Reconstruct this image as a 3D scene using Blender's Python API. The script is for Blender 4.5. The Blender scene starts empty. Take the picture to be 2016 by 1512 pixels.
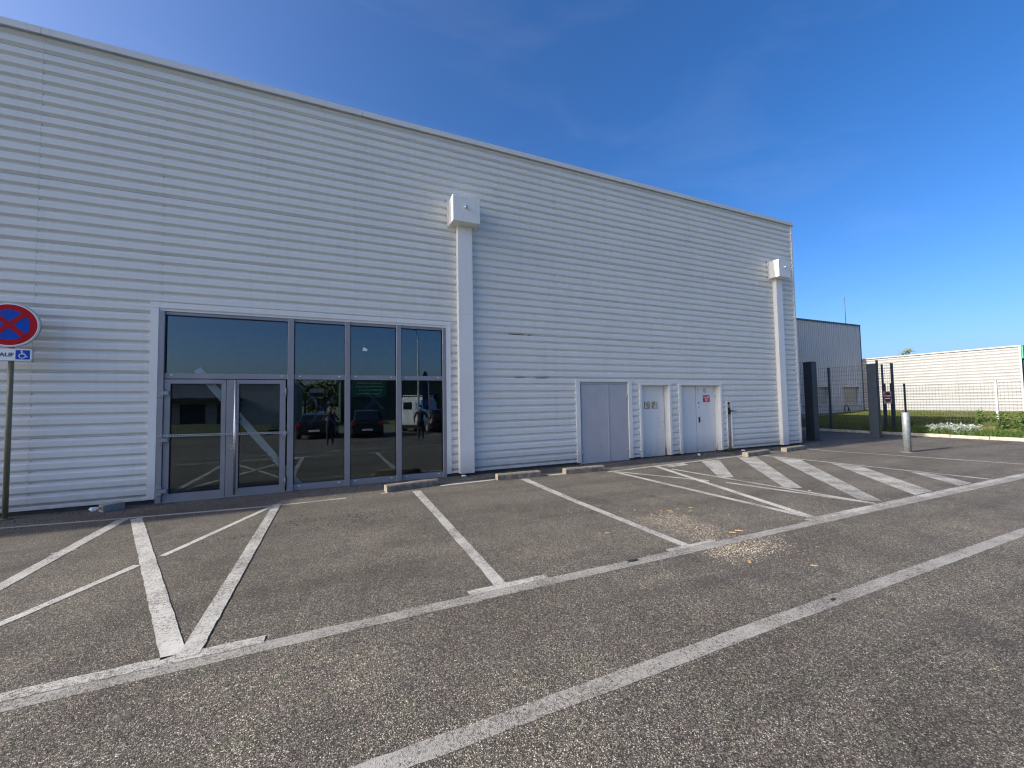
import bpy, math, random
from mathutils import Vector, Matrix
random.seed(7)
R = math.radians
sc = bpy.context.scene
C = sc.collection

# ------------------------------------------------------------------ camera
F_PX, YAW, PITCH, ROLL = 796.79, 0.41766, 0.045414, -0.016222
CAM = Vector((0, -8.7196, 1.6))
cy, sy, cp, sp = math.cos(YAW), math.sin(YAW), math.cos(PITCH), math.sin(PITCH)
fw = Vector((sy*cp, cy*cp, sp)); r0 = Vector((cy, -sy, 0)); u0 = r0.cross(fw)
rt = math.cos(ROLL)*r0 + math.sin(ROLL)*u0
up = -math.sin(ROLL)*r0 + math.cos(ROLL)*u0
cd = bpy.data.cameras.new('camera'); co = bpy.data.objects.new('camera', cd); C.objects.link(co)
co.matrix_world = Matrix(((rt.x, up.x, -fw.x, CAM.x), (rt.y, up.y, -fw.y, CAM.y), (rt.z, up.z, -fw.z, CAM.z), (0, 0, 0, 1)))
cd.sensor_width = 36; cd.lens = 36*F_PX/2016; cd.clip_start = 0.05; cd.clip_end = 3000
sc.camera = co

# ------------------------------------------------------------------ sun, sky, exposure
SUN_TO = Vector((-2.02, 0.088, 1.0)).normalized()      # direction towards the sun
sun_el = math.asin(SUN_TO.z)
sun_az = math.atan2(SUN_TO.x, SUN_TO.y)                # clockwise from +Y
sd = bpy.data.lights.new('sun', 'SUN'); sd.energy = 4.2; sd.angle = R(0.53); sd.color = (1.0, 0.93, 0.83)
so = bpy.data.objects.new('sun', sd); C.objects.link(so)
so.rotation_euler = SUN_TO.to_track_quat('Z', 'Y').to_euler(); so.location = (-20, 0, 30)
w = bpy.data.worlds.new('World'); sc.world = w; w.use_nodes = True
nt = w.node_tree; nt.nodes.clear()
sky = nt.nodes.new('ShaderNodeTexSky'); sky.sky_type = 'NISHITA'; sky.sun_disc = False
sky.sun_elevation = sun_el; sky.sun_rotation = sun_az
sky.air_density = 0.7; sky.dust_density = 3.8; sky.ozone_density = 3.0; sky.altitude = 200
tc = nt.nodes.new('ShaderNodeTexCoord')
mp = nt.nodes.new('ShaderNodeMapping'); mp.inputs['Scale'].default_value = (1.2, 3.0, 7.0); mp.inputs['Rotation'].default_value = (0.12, -0.1, 0.9)
nz = nt.nodes.new('ShaderNodeTexNoise'); nz.inputs['Scale'].default_value = 1.3; nz.inputs['Detail'].default_value = 6; nz.inputs['Roughness'].default_value = 0.55
nz.inputs['Distortion'].default_value = 0.6
cr = nt.nodes.new('ShaderNodeValToRGB'); cr.color_ramp.elements[0].position = 0.54; cr.color_ramp.elements[1].position = 0.85
cr.color_ramp.elements[0].color = (0, 0, 0, 1); cr.color_ramp.elements[1].color = (0.045, 0.045, 0.045, 1)
mx = nt.nodes.new('ShaderNodeMix'); mx.data_type = 'RGBA'; mx.blend_type = 'MIX'
mx.inputs['B'].default_value = (3.6, 3.8, 4.0, 1)
hs = nt.nodes.new('ShaderNodeHueSaturation'); hs.inputs['Saturation'].default_value = 1.3; hs.inputs['Hue'].default_value = 0.505
bg = nt.nodes.new('ShaderNodeBackground'); bg.inputs['Strength'].default_value = 0.15
ow = nt.nodes.new('ShaderNodeOutputWorld')
L = nt.links.new
L(tc.outputs['Generated'], mp.inputs['Vector']); L(mp.outputs['Vector'], nz.inputs['Vector']); L(nz.outputs['Fac'], cr.inputs['Fac'])
L(sky.outputs['Color'], hs.inputs['Color']); L(hs.outputs['Color'], mx.inputs['A']); L(cr.outputs['Color'], mx.inputs['Factor'])
L(mx.outputs['Result'], bg.inputs['Color']); L(bg.outputs['Background'], ow.inputs['Surface'])
sc.render.engine = 'CYCLES'
sc.view_settings.view_transform = 'Standard'; sc.view_settings.look = 'None'
sc.view_settings.exposure = 0.84; sc.view_settings.gamma = 1.0; sc.view_settings.use_curve_mapping = False
sc.cycles.pixel_filter_type = 'BLACKMAN_HARRIS'; sc.cycles.filter_width = 1.2; sc.cycles.max_bounces = 8; sc.cycles.transparent_max_bounces = 16

# ------------------------------------------------------------------ materials
def new_mat(name):
    m = bpy.data.materials.new(name); m.use_nodes = True
    t = m.node_tree; b = t.nodes['Principled BSDF']
    return m, t, b
def N(t, typ, **kw):
    n = t.nodes.new('ShaderNode'+typ)
    for k, v in kw.items():
        if k in n.inputs: n.inputs[k].default_value = v
        else: setattr(n, k, v)
    return n
def pos(t):
    return N(t, 'NewGeometry').outputs['Position']
def ramp(t, fac, stops):
    n = t.nodes.new('ShaderNodeValToRGB'); e = n.color_ramp.elements
    while len(e) < len(stops): e.new(0.5)
    for i, (p_, c_) in enumerate(stops):
        e[i].position = p_; e[i].color = (*c_, 1) if len(c_) == 3 else c_
    t.links.new(fac, n.inputs['Fac']); return n.outputs['Color']
def mixc(t, fac, a, b, mode='MIX'):
    n = t.nodes.new('ShaderNodeMix'); n.data_type = 'RGBA'; n.blend_type = mode
    for key, v in (('Factor', fac), ('A', a), ('B', b)):
        if hasattr(v, 'is_output'): t.links.new(v, n.inputs[key])
        else: n.inputs[key].default_value = v if key == 'Factor' else ((*v, 1) if len(v) == 3 else v)
    return n.outputs['Result']
def noise(t, scale, detail=4, rough=0.55, vec=None, stretch=None, dist=0):
    n = N(t, 'TexNoise', Scale=scale, Detail=detail, Roughness=rough, Distortion=dist)
    v = vec or pos(t)
    if stretch:
        mpn = N(t, 'Mapping'); mpn.inputs['Scale'].default_value = stretch
        t.links.new(v, mpn.inputs['Vector']); v = mpn.outputs['Vector']
    t.links.new(v, n.inputs['Vector']); return n.outputs['Fac']
def bump(t, b, h, strength, dist=0.01):
    n = N(t, 'Bump', Strength=strength, Distance=dist); t.links.new(h, n.inputs['Height']); t.links.new(n.outputs['Normal'], b.inputs['Normal'])
def simple(name, col, rough=0.5, metal=0.0, var=0.12, scale=6.0, bmp=0.0, bscale=60.0, spec=0.5):
    m, t, b = new_mat(name)
    f = noise(t, scale, 5)
    lo = tuple(c*(1-var) for c in col); hi = tuple(min(1, c*(1+var)) for c in col)
    t.links.new(ramp(t, f, [(0.3, lo), (0.7, hi)]), b.inputs['Base Color'])
    b.inputs['Roughness'].default_value = rough; b.inputs['Metallic'].default_value = metal
    b.inputs['Specular IOR Level'].default_value = spec
    if bmp: bump(t, b, noise(t, bscale, 3), bmp, 0.004)
    return m

def asphalt_color(t):
    p = pos(t)
    v = N(t, 'TexVoronoi', Scale=215.0, Randomness=1.0); t.links.new(p, v.inputs['Vector'])
    sp_ = N(t, 'SeparateColor'); t.links.new(v.outputs['Color'], sp_.inputs['Color'])
    stones = ramp(t, sp_.outputs['Red'], [(0.0, (0.026, 0.023, 0.020)), (0.35, (0.085, 0.077, 0.067)), (0.74, (0.172, 0.157, 0.134)), (0.90, (0.28, 0.256, 0.22)), (0.98, (0.60, 0.55, 0.48))])
    v2 = N(t, 'TexVoronoi', Scale=110.0, Randomness=1.0); t.links.new(p, v2.inputs['Vector'])
    sp2 = N(t, 'SeparateColor'); t.links.new(v2.outputs['Color'], sp2.inputs['Color'])
    st2 = ramp(t, sp2.outputs['Green'], [(0.0, (0.45, 0.45, 0.45)), (0.55, (1, 1, 1)), (0.9, (1.6, 1.57, 1.5))])
    c = mixc(t, 1.0, stones, st2, 'MULTIPLY')
    big = noise(t, 0.55, 5, 0.6)
    c = mixc(t, 1.0, c, ramp(t, big, [(0.28, (0.74, 0.72, 0.71)), (0.5, (1.06, 1.06, 1.06)), (0.74, (1.42, 1.39, 1.33))]), 'MULTIPLY')
    hue = noise(t, 4.5, 3, 0.6)
    c = mixc(t, 1.0, c, ramp(t, hue, [(0.30, (0.73, 0.685, 0.68)), (0.48, (0.725, 0.72, 0.705)), (0.70, (0.69, 0.715, 0.65))]), 'MULTIPLY')
    mid = noise(t, 3.2, 4, 0.6)
    c = mixc(t, 1.0, c, ramp(t, mid, [(0.25, (0.80, 0.78, 0.80)), (0.5, (1, 1, 1)), (0.78, (1.22, 1.2, 1.14))]), 'MULTIPLY')
    # pale dusty lane close to the building, stains further out
    sep = N(t, 'SeparateXYZ'); t.links.new(p, sep.inputs['Vector'])
    dn = noise(t, 1.6, 5, 0.6)
    ad = N(t, 'MapRange'); ad.inputs['From Min'].default_value = -6.0; ad.inputs['From Max'].default_value = 0.0
    t.links.new(sep.outputs['Y'], ad.inputs['Value'])
    lane = ramp(t, ad.outputs['Result'], [(0.1, (0, 0, 0)), (0.5, (.5, .5, .5)), (0.76, (.8, .8, .8)), (0.88, (0, 0, 0))])
    ml = N(t, 'Math', operation='MULTIPLY'); t.links.new(lane, ml.inputs[0]); t.links.new(dn, ml.inputs[1])
    c = mixc(t, ml.outputs[0], c, (0.112, 0.098, 0.080))
    st = noise(t, 1.1, 3, 0.5, dist=1.2)
    c = mixc(t, ramp(t, st, [(0.60, (0, 0, 0)), (0.78, (0.6, 0.6, 0.6))]), c, (0.045, 0.040, 0.037))
    vs = N(t, 'TexVoronoi', Scale=0.75, Randomness=1.0); wob = noise(t, 6, 3); vv = N(t, 'VectorMath', operation='MULTIPLY_ADD'); cb = N(t, 'CombineXYZ'); t.links.new(wob, cb.inputs[0]); t.links.new(wob, cb.inputs[1]); t.links.new(cb.outputs[0], vv.inputs[0]); vv.inputs[1].default_value = (0.25, 0.25, 0); t.links.new(p, vv.inputs[2]); t.links.new(vv.outputs[0], vs.inputs['Vector'])
    c = mixc(t, ramp(t, vs.outputs['Distance'], [(0.02, (0.62, 0.62, 0.62)), (0.10, (0, 0, 0))]), c, (0.035, 0.032, 0.030))
    tr1 = noise(t, 1.0, 4, 0.6, stretch=(0.12, 1.6, 1.0))
    c = mixc(t, 1.0, c, ramp(t, tr1, [(0.34, (0.80, 0.79, 0.78)), (0.5, (1, 1, 1)), (0.68, (1.10, 1.09, 1.07))]), 'MULTIPLY')
    return c, v.outputs['Distance'], sp_.outputs['Blue']
def m_asphalt():
    m, t, b = new_mat('asphalt')
    c, d, _ = asphalt_color(t)
    t.links.new(c, b.inputs['Base Color']); b.inputs['Roughness'].default_value = 0.82; b.inputs['Specular IOR Level'].default_value = 0.35
    h = N(t, 'Math', operation='SUBTRACT'); h.inputs[0].default_value = 1.0; t.links.new(d, h.inputs[1])
    bump(t, b, h.outputs[0], 0.85, 0.006)
    return m
def m_paint(name, col, wear, crack=True):
    m, t, b = new_mat(name)
    c, d, _ = asphalt_color(t)
    f1 = noise(t, 42, 4, 0.7); f2 = noise(t, 2.0, 4, 0.6)
    ad = N(t, 'Math', operation='MULTIPLY_ADD'); t.links.new(f2, ad.inputs[0]); ad.inputs[1].default_value = 0.75; t.links.new(f1, ad.inputs[2])
    ad2 = N(t, 'Math', operation='MULTIPLY_ADD'); t.links.new(_, ad2.inputs[0]); ad2.inputs[1].default_value = 0.34; t.links.new(ad.outputs[0], ad2.inputs[2])
    mr_ = N(t, 'MapRange'); mr_.inputs['From Min'].default_value = wear-0.10; mr_.inputs['From Max'].default_value = wear+0.12; t.links.new(ad2.outputs[0], mr_.inputs['Value']); k = mr_.outputs['Result']
    pc = ramp(t, noise(t, 7, 5), [(0.3, tuple(x*0.8 for x in col)), (0.7, col)])
    if crack:
        vo = N(t, 'TexVoronoi', Scale=7.0, feature='DISTANCE_TO_EDGE'); t.links.new(pos(t), vo.inputs['Vector'])
        ck = N(t, 'Math', operation='MULTIPLY'); t.links.new(ramp(t, vo.outputs['Distance'], [(0.0, (0.6, 0.6, 0.6)), (0.03, (0, 0, 0))]), ck.inputs[0]); t.links.new(ramp(t, noise(t, 1.3, 2), [(0.5, (0, 0, 0)), (0.6, (1, 1, 1))]), ck.inputs[1])
        pc = mixc(t, ck.outputs[0], pc, (0.10, 0.095, 0.09))
    t.links.new(mixc(t, k, c, pc), b.inputs['Base Color']); b.inputs['Roughness'].default_value = 0.75
    h = N(t, 'Math', operation='SUBTRACT'); h.inputs[0].default_value = 1.0; t.links.new(d, h.inputs[1])
    bump(t, b, h.outputs[0], 0.5, 0.005)
    return m
def m_clad(name, col, rough=0.42):
    m, t, b = new_mat(name)
    big = noise(t, 0.8, 4); streak = noise(t, 3.0, 5, 0.6, stretch=(3.0, 1.0, 0.18))
    c = ramp(t, big, [(0.3, tuple(x*0.95 for x in col)), (0.7, col)])
    c = mixc(t, ramp(t, streak, [(0.52, (0, 0, 0)), (0.85, (0.35, 0.35, 0.35))]), c, tuple(x*0.70 for x in col))
    gr = noise(t, 260, 2, 0.7)
    c = mixc(t, 1.0, c, ramp(t, gr, [(0.3, (0.93, 0.93, 0.93)), (0.7, (1.05, 1.05, 1.05))]), 'MULTIPLY')
    sep = N(t, 'SeparateXYZ'); t.links.new(pos(t), sep.inputs['Vector'])
    mr = N(t, 'MapRange'); mr.inputs['From Min'].default_value = 0.55; mr.inputs['From Max'].default_value = 0.05; t.links.new(sep.outputs['Z'], mr.inputs['Value'])
    ml = N(t, 'Math', operation='MULTIPLY'); t.links.new(mr.outputs['Result'], ml.inputs[0]); t.links.new(noise(t, 5, 5, 0.7), ml.inputs[1])
    c = mixc(t, ml.outputs[0], c, (0.32, 0.29, 0.25))
    t.links.new(c, b.inputs['Base Color']); b.inputs['Roughness'].default_value = rough
    bump(t, b, noise(t, 4.5, 3), 0.06, 0.01)
    return m
def m_glass(name, tint, ior):
    m = bpy.data.materials.new(name); m.use_nodes = True; t = m.node_tree; t.nodes.clear()
    o = N(t, 'OutputMaterial'); tr = N(t, 'BsdfTransparent'); tr.inputs['Color'].default_value = (*tint, 1)
    gl = N(t, 'BsdfGlossy'); gl.inputs['Roughness'].default_value = 0.0; gl.inputs['Color'].default_value = (0.80, 0.93, 1.0, 1)
    fr = N(t, 'Fresnel'); fr.inputs['IOR'].default_value = ior; mxs = N(t, 'MixShader')
    nb = N(t, 'Bump', Strength=0.05, Distance=0.02); t.links.new(noise(t, 0.9, 2), nb.inputs['Height']); t.links.new(nb.outputs['Normal'], gl.inputs['Normal'])
    t.links.new(fr.outputs[0], mxs.inputs[0]); t.links.new(tr.outputs[0], mxs.inputs[1]); t.links.new(gl.outputs[0], mxs.inputs[2]); t.links.new(mxs.outputs[0], o.inputs['Surface'])
    return m
def m_galv(name, col):
    m, t, b = new_mat(name)
    v = N(t, 'TexVoronoi', Scale=26.0); t.links.new(pos(t), v.inputs['Vector'])
    s = N(t, 'SeparateColor'); t.links.new(v.outputs['Color'], s.inputs['Color'])
    c = ramp(t, s.outputs['Red'], [(0, tuple(x*0.8 for x in col)), (1, tuple(x*1.15 for x in col))])
    c = mixc(t, ramp(t, noise(t, 9, 5), [(0.45, (0, 0, 0)), (0.75, (0.6, 0.6, 0.6))]), c, tuple(x*0.75 for x in col))
    t.links.new(c, b.inputs['Base Color']); b.inputs['Metallic'].default_value = 0.55; b.inputs['Roughness'].default_value = 0.5
    return m
def m_leaf(name, a, b_, rough=0.55):
    m, t, b = new_mat(name)
    t.links.new(ramp(t, noise(t, 14, 4, 0.7), [(0.3, a), (0.7, b_)]), b.inputs['Base Color']); b.inputs['Roughness'].default_value = rough
    b.inputs['Specular IOR Level'].default_value = 0.3
    try: b.inputs['Subsurface Weight'].default_value = 0.0
    except Exception: pass
    return m

M = {}
M['asphalt'] = m_asphalt()
M['paint'] = m_paint('white_road_paint', (0.50, 0.485, 0.44), 0.98)
M['paint_fresh'] = m_paint('bright_road_paint', (0.55, 0.535, 0.485), 0.92, False)
M['paint_grey'] = m_paint('greyed_road_paint', (0.36, 0.345, 0.31), 1.00, False)
M['paint_worn'] = m_paint('worn_hatching_paint', (0.52, 0.505, 0.46), 1.04, False)
M['clad'] = m_clad('white_cladding', (0.725, 0.725, 0.67))
M['trim'] = m_clad('white_trim', (0.77, 0.77, 0.72), 0.38)
M['coping'] = m_clad('coping_paint', (0.70, 0.70, 0.66), 0.4)
M['farclad'] = m_clad('pale_cladding', (0.41, 0.41, 0.40))
M['door_grey'] = simple('grey_door_paint', (0.42, 0.42, 0.425), 0.45, var=0.06, scale=2.5)
M['door_white'] = m_clad('white_door_paint', (0.76, 0.76, 0.73), 0.4)
M['alu'] = simple('grey_aluminium', (0.27, 0.272, 0.285), 0.38, 0.25, var=0.06, scale=4)
M['steel'] = simple('brushed_steel', (0.62, 0.61, 0.59), 0.28, 0.9, var=0.08, scale=20)
M['glass'] = m_glass('tinted_glass', (0.97, 0.995, 0.985), 1.82)
M['farglass'] = m_glass('dark_glass', (0.1, 0.12, 0.13), 1.8)
M['black'] = simple('black_rubber', (0.012, 0.012, 0.014), 0.6)
M['dark'] = simple('dark_liner', (0.035, 0.036, 0.04), 0.8)
M['plinth'] = simple('dark_plinth', (0.06, 0.055, 0.05), 0.9, var=0.3, bmp=0.4)  # dark tone of the recessed plinth, shared with the wall-foot crumbs
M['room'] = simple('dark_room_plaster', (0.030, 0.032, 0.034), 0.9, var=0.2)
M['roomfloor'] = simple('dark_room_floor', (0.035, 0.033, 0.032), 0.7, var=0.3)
M['concrete'] = simple('weathered_concrete', (0.20, 0.175, 0.135), 0.9, var=0.35, scale=11, bmp=0.7, bscale=90)
M['kerb'] = simple('kerb_concrete', (0.42, 0.38, 0.31), 0.9, var=0.3, scale=7, bmp=0.6, bscale=60)
M['block'] = simple('hollow_block_concrete', (0.27, 0.25, 0.21), 0.95, var=0.2, scale=30, bmp=0.8, bscale=150)
M['galv'] = m_galv('galvanised_steel', (0.30, 0.34, 0.36))
M['postdark'] = simple('anthracite_paint', (0.022, 0.028, 0.036), 0.5, var=0.15)
M['postdark2'] = simple('blue_grey_paint', (0.045, 0.062, 0.082), 0.5, var=0.12)
M['wire'] = simple('fence_wire', (0.06, 0.065, 0.075), 0.5, 0.4)
M['postlight'] = simple('galvanised_post', (0.42, 0.43, 0.44), 0.5, 0.4)
M['greywall'] = m_clad('silver_grey_cladding', (0.33, 0.365, 0.395), 0.4)
M['shutter'] = simple('beige_shutter', (0.27, 0.26, 0.235), 0.6, var=0.05)
M['green'] = simple('green_fascia', (0.04, 0.34, 0.20), 0.4, var=0.05)
M['polepaint'] = simple('khaki_pole_paint', (0.20, 0.17, 0.095), 0.5, var=0.15)
M['red'] = simple('sign_red', (0.44, 0.006, 0.014), 0.6, var=0.04, scale=40, spec=0.15)
M['blue'] = simple('sign_blue', (0.005, 0.07, 0.42), 0.6, var=0.04, scale=40, spec=0.15)
M['signwhite'] = simple('sign_white', (0.80, 0.81, 0.82), 0.35, var=0.03)
M['signgrey'] = simple('sign_rim_grey', (0.42, 0.43, 0.44), 0.4, 0.4)
M['ink'] = simple('black_ink', (0.015, 0.015, 0.018), 0.6)
M['notice'] = simple('aged_notice', (0.66, 0.62, 0.45), 0.7, var=0.15, scale=25)
M['redplate'] = simple('red_plate', (0.50, 0.02, 0.06), 0.4, var=0.05)
M['tape'] = simple('blue_tape', (0.006, 0.012, 0.10), 0.6, var=0.2, scale=20)
M['panel'] = simple('chipped_white_panel', (0.88, 0.92, 0.90), 0.6, var=0.06, scale=5)
M['pipe'] = simple('beige_pipe', (0.42, 0.37, 0.28), 0.5, var=0.15)
M['lawn'] = simple('lawn_soil', (0.05, 0.06, 0.016), 0.95, var=0.4, scale=5, bmp=0.5, bscale=40)
M['terrain'] = simple('field_green', (0.09, 0.11, 0.045), 0.95, var=0.35, scale=0.2)
M['grass'] = m_leaf('grass_blade', (0.055, 0.075, 0.012), (0.145, 0.165, 0.032))
M['drygrass'] = m_leaf('dry_grass', (0.22, 0.17, 0.08), (0.36, 0.29, 0.15))
M['leaf'] = m_leaf('weed_leaf', (0.04, 0.075, 0.014), (0.10, 0.15, 0.035))
M['silver'] = m_leaf('silver_leaf', (0.20, 0.25, 0.20), (0.40, 0.45, 0.39))
M['treeleaf'] = m_leaf('tree_leaf', (0.10, 0.12, 0.04), (0.20, 0.20, 0.09))
M['hedge'] = m_leaf('hedge_leaf', (0.04, 0.07, 0.02), (0.10, 0.14, 0.04))
M['bark'] = simple('bark', (0.12, 0.09, 0.06), 0.9, var=0.3, scale=20, bmp=0.6)
M['chip'] = m_leaf('wood_chip', (0.34, 0.22, 0.09), (0.52, 0.38, 0.20), 0.8)
M['grit'] = m_leaf('pale_grit', (0.30, 0.25, 0.19), (0.62, 0.53, 0.41), 0.9)
M['tar'] = simple('loose_tar_stone', (0.022, 0.021, 0.020), 0.9, var=0.3)
M['litter'] = simple('white_litter', (0.72, 0.72, 0.70), 0.6)

# ------------------------------------------------------------------ mesh helpers
class MB:
    def __init__(s): s.v = []; s.f = []; s.sm = []
    def quad(s, a, b, c, d, sm=False):
        i = len(s.v); s.v += [tuple(a), tuple(b), tuple(c), tuple(d)]; s.f.append((i, i+1, i+2, i+3)); s.sm.append(sm)
    def poly(s, pts, sm=False):
        i = len(s.v); s.v += [tuple(q) for q in pts]; s.f.append(tuple(range(i, i+len(pts)))); s.sm.append(sm); return s
    def box(s, x0, x1, y0, y1, z0, z1, bev=0.0):
        if bev <= 0:
            i = len(s.v)
            s.v += [(x0,y0,z0),(x1,y0,z0),(x1,y1,z0),(x0,y1,z0),(x0,y0,z1),(x1,y0,z1),(x1,y1,z1),(x0,y1,z1)]
            for q in ((0,3,2,1),(4,5,6,7),(0,1,5,4),(1,2,6,5),(2,3,7,6),(3,0,4,7)):
                s.f.append(tuple(i+k for k in q)); s.sm.append(False)
        else:
            b = bev; i = len(s.v); idx = {}
            X, Y, Z = (x0, x1), (y0, y1), (z0, z1)
            for a in (0,1):
                for bb in (0,1):
                    for c in (0,1):
                        sx, sy_, sz = (1 if a else -1), (1 if bb else -1), (1 if c else -1)
                        for ax in range(3):
                            q = [X[a]-sx*b, Y[bb]-sy_*b, Z[c]-sz*b]; q[ax] = (X[a], Y[bb], Z[c])[ax]
                            idx[(a,bb,c,ax)] = len(s.v); s.v.append(tuple(q))
            def add(*k): s.f.append(tuple(idx[q] for q in k)); s.sm.append(False)
            for ax in range(3):
                o1, o2 = [(1,2),(2,0),(0,1)][ax]
                for side in (0,1):
                    ks = []
                    for (p_, q_) in ((0,0),(1,0),(1,1),(0,1)):
                        kk = [0,0,0]; kk[ax] = side; kk[o1] = p_; kk[o2] = q_; ks.append((*kk, ax))
                    if not side: ks.reverse()
                    add(*ks)
            for ax in range(3):
                o1, o2 = [(1,2),(2,0),(0,1)][ax]
                for p_ in (0,1):
                    for q_ in (0,1):
                        k0 = [0,0,0]; k0[ax] = 0; k0[o1] = p_; k0[o2] = q_
                        k1 = list(k0); k1[ax] = 1
                        ks = [(*k0,o1),(*k1,o1),(*k1,o2),(*k0,o2)]
                        if p_ != q_: ks.reverse()
                        ks.reverse(); add(*ks)
            for a in (0,1):
                for bb in (0,1):
                    for c in (0,1):
                        ks = [(a,bb,c,0),(a,bb,c,1),(a,bb,c,2)]
                        if (a+bb+c) % 2 == 0: ks.reverse()
                        add(*ks)
        return s
    def tube(s, pts, rad, seg=10, caps=True, sm=True):
        pts = [Vector(q) for q in pts]; n = len(pts)
        rr = rad if isinstance(rad, (list, tuple)) else [rad]*n
        base = len(s.v); prev = None
        for k, q in enumerate(pts):
            d = (pts[min(k+1, n-1)]-pts[max(k-1, 0)]).normalized()
            if prev is None: a = d.orthogonal().normalized()
            else:
                a = (prev - d*prev.dot(d)); a = a.normalized() if a.length > 1e-6 else d.orthogonal().normalized()
            prev = a; b = d.cross(a)
            for j in range(seg):
                th = 2*math.pi*j/seg; s.v.append(tuple(q + rr[k]*(math.cos(th)*a + math.sin(th)*b)))
        for k in range(n-1):
            for j in range(seg):
                s.f.append((base+k*seg+j, base+k*seg+(j+1) % seg, base+(k+1)*seg+(j+1) % seg, base+(k+1)*seg+j)); s.sm.append(sm)
        if caps:
            s.f.append(tuple(base+j for j in reversed(range(seg)))); s.sm.append(False)
            s.f.append(tuple(base+(n-1)*seg+j for j in range(seg))); s.sm.append(False)
        return s
    def prism(s, pts, y0, y1):            # pts (x,z) counter-clockwise seen from -y; front at y0 (towards camera)
        n = len(pts); i = len(s.v)
        s.v += [(x, y0, z) for x, z in pts] + [(x, y1, z) for x, z in pts]
        s.f.append(tuple(i+k for k in range(n))); s.sm.append(False)
        s.f.append(tuple(i+n+k for k in reversed(range(n)))); s.sm.append(False)
        for k in range(n):
            k2 = (k+1) % n; s.f.append((i+k2, i+k, i+n+k, i+n+k2)); s.sm.append(False)
        return s
    def slab(s, pts, z0, z1):             # pts (x,y) ccw from above
        n = len(pts); i = len(s.v)
        s.v += [(x, y, z1) for x, y in pts] + [(x, y, z0) for x, y in pts]
        s.f.append(tuple(i+k for k in range(n))); s.sm.append(False)
        s.f.append(tuple(i+n+k for k in reversed(range(n)))); s.sm.append(False)
        for k in range(n):
            k2 = (k+1) % n; s.f.append((i+k2, i+k, i+n+k, i+n+k2)); s.sm.append(False)
        return s
    def mesh(s, name):
        me = bpy.data.meshes.new(name); me.from_pydata(s.v, [], s.f); me.polygons.foreach_set('use_smooth', s.sm); me.update(); return me
    def build(s, name, mat, parent=None, off=None):
        if off:
            ox, oy, oz = off; s.v = [(a-ox, b-oy, c-oz) for a, b, c in s.v]
        me = s.mesh(name); me.materials.append(M[mat] if isinstance(mat, str) else mat)
        o = bpy.data.objects.new(name, me); C.objects.link(o)
        if parent: o.parent = parent
        elif off: o.location = off
        return o
def tag(o, label, cat, group=None):
    o['label'] = label; o['category'] = cat
    if group: o['group'] = group
    return o
def thing(name, label, cat, loc=(0, 0, 0), group=None, rz=0):
    o = bpy.data.objects.new(name, None); C.objects.link(o); o.location = loc; o.rotation_euler = (0, 0, rz); o.empty_display_size = 0.2
    return tag(o, label, cat, group)
def part_empty(name, parent):
    o = bpy.data.objects.new(name, None); C.objects.link(o); o.parent = parent; o.empty_display_size = 0.1; return o
def struct(o, kind='structure'):
    o['kind'] = kind; return o
def text_mesh(body, size, align='CENTER', ext=0.0015):
    cu = bpy.data.curves.new('lettering', 'FONT'); cu.body = body; cu.size = size; cu.extrude = ext; cu.offset = size*0.012; cu.align_x = align; cu.align_y = 'CENTER'
    o = bpy.data.objects.new('lettering', cu); C.objects.link(o); bpy.context.view_layer.update()
    me = bpy.data.meshes.new_from_object(o.evaluated_get(bpy.context.evaluated_depsgraph_get()))
    bpy.data.objects.remove(o); bpy.data.curves.remove(cu); return me
def text_obj(body, size, mat, parent, loc, rot=(math.pi/2, 0, 0), bold=1.0, sx=1.0, align='CENTER'):
    me = text_mesh(body, size, align); me.materials.clear(); me.materials.append(M[mat])
    o = bpy.data.objects.new('lettering', me); C.objects.link(o); o.parent = parent; o.location = loc; o.rotation_euler = rot; o.scale = (sx, bold, 1); return o

# ------------------------------------------------------------------ ground
g = MB(); n = 40
g.quad((-900, -900, -0.03), (900, -900, -0.03), (900, 900, -0.03), (-900, 900, -0.03))
struct(g.build('terrain', 'terrain'))
g = MB(); g.quad((-70, -17, 0), (21.22, -17, 0), (21.22, 20, 0), (-70, 20, 0)); g.quad((21.22, -17, 0), (60, -17, 0), (60, -9.5, 0), (21.22, -9.5, 0))
lot = struct(g.build('parking_lot', 'asphalt'))

def strip(name, pts, wd, mat, z=0.004):
    m = MB(); rng = random.Random(int(abs(pts[0][0]*977+pts[0][1]*331)))
    if not isinstance(wd, (list, tuple)): wd = [wd]*len(pts)
    P = []; W2 = []
    for (a, b, wa, wb_) in zip(pts, pts[1:], wd, wd[1:]):
        nseg = max(1, int(math.hypot(b[0]-a[0], b[1]-a[1])/0.07)) if max(a[0], b[0]) > -6 else 1
        for k in range(nseg):
            u = k/nseg; P.append(Vector((a[0]+(b[0]-a[0])*u, a[1]+(b[1]-a[1])*u, 0))); W2.append(wa+(wb_-wa)*u)
    P.append(Vector((*pts[-1], 0))); W2.append(wd[-1]); wd = W2
    Lf, Rt = [], []
    for i, q in enumerate(P):
        d = (P[min(i+1, len(P)-1)]-P[max(i-1, 0)]).normalized(); nn = Vector((-d.y, d.x, 0))
        Lf.append(q+nn*(wd[i]/2+rng.gauss(0, .0022))); Rt.append(q-nn*(wd[i]/2+rng.gauss(0, .0022)))
    for i in range(len(P)-1):
        m.quad((Rt[i].x, Rt[i].y, z), (Rt[i+1].x, Rt[i+1].y, z), (Lf[i+1].x, Lf[i+1].y, z), (Lf[i].x, Lf[i].y, z))
    o = m.build(name, mat, lot); return o
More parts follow.
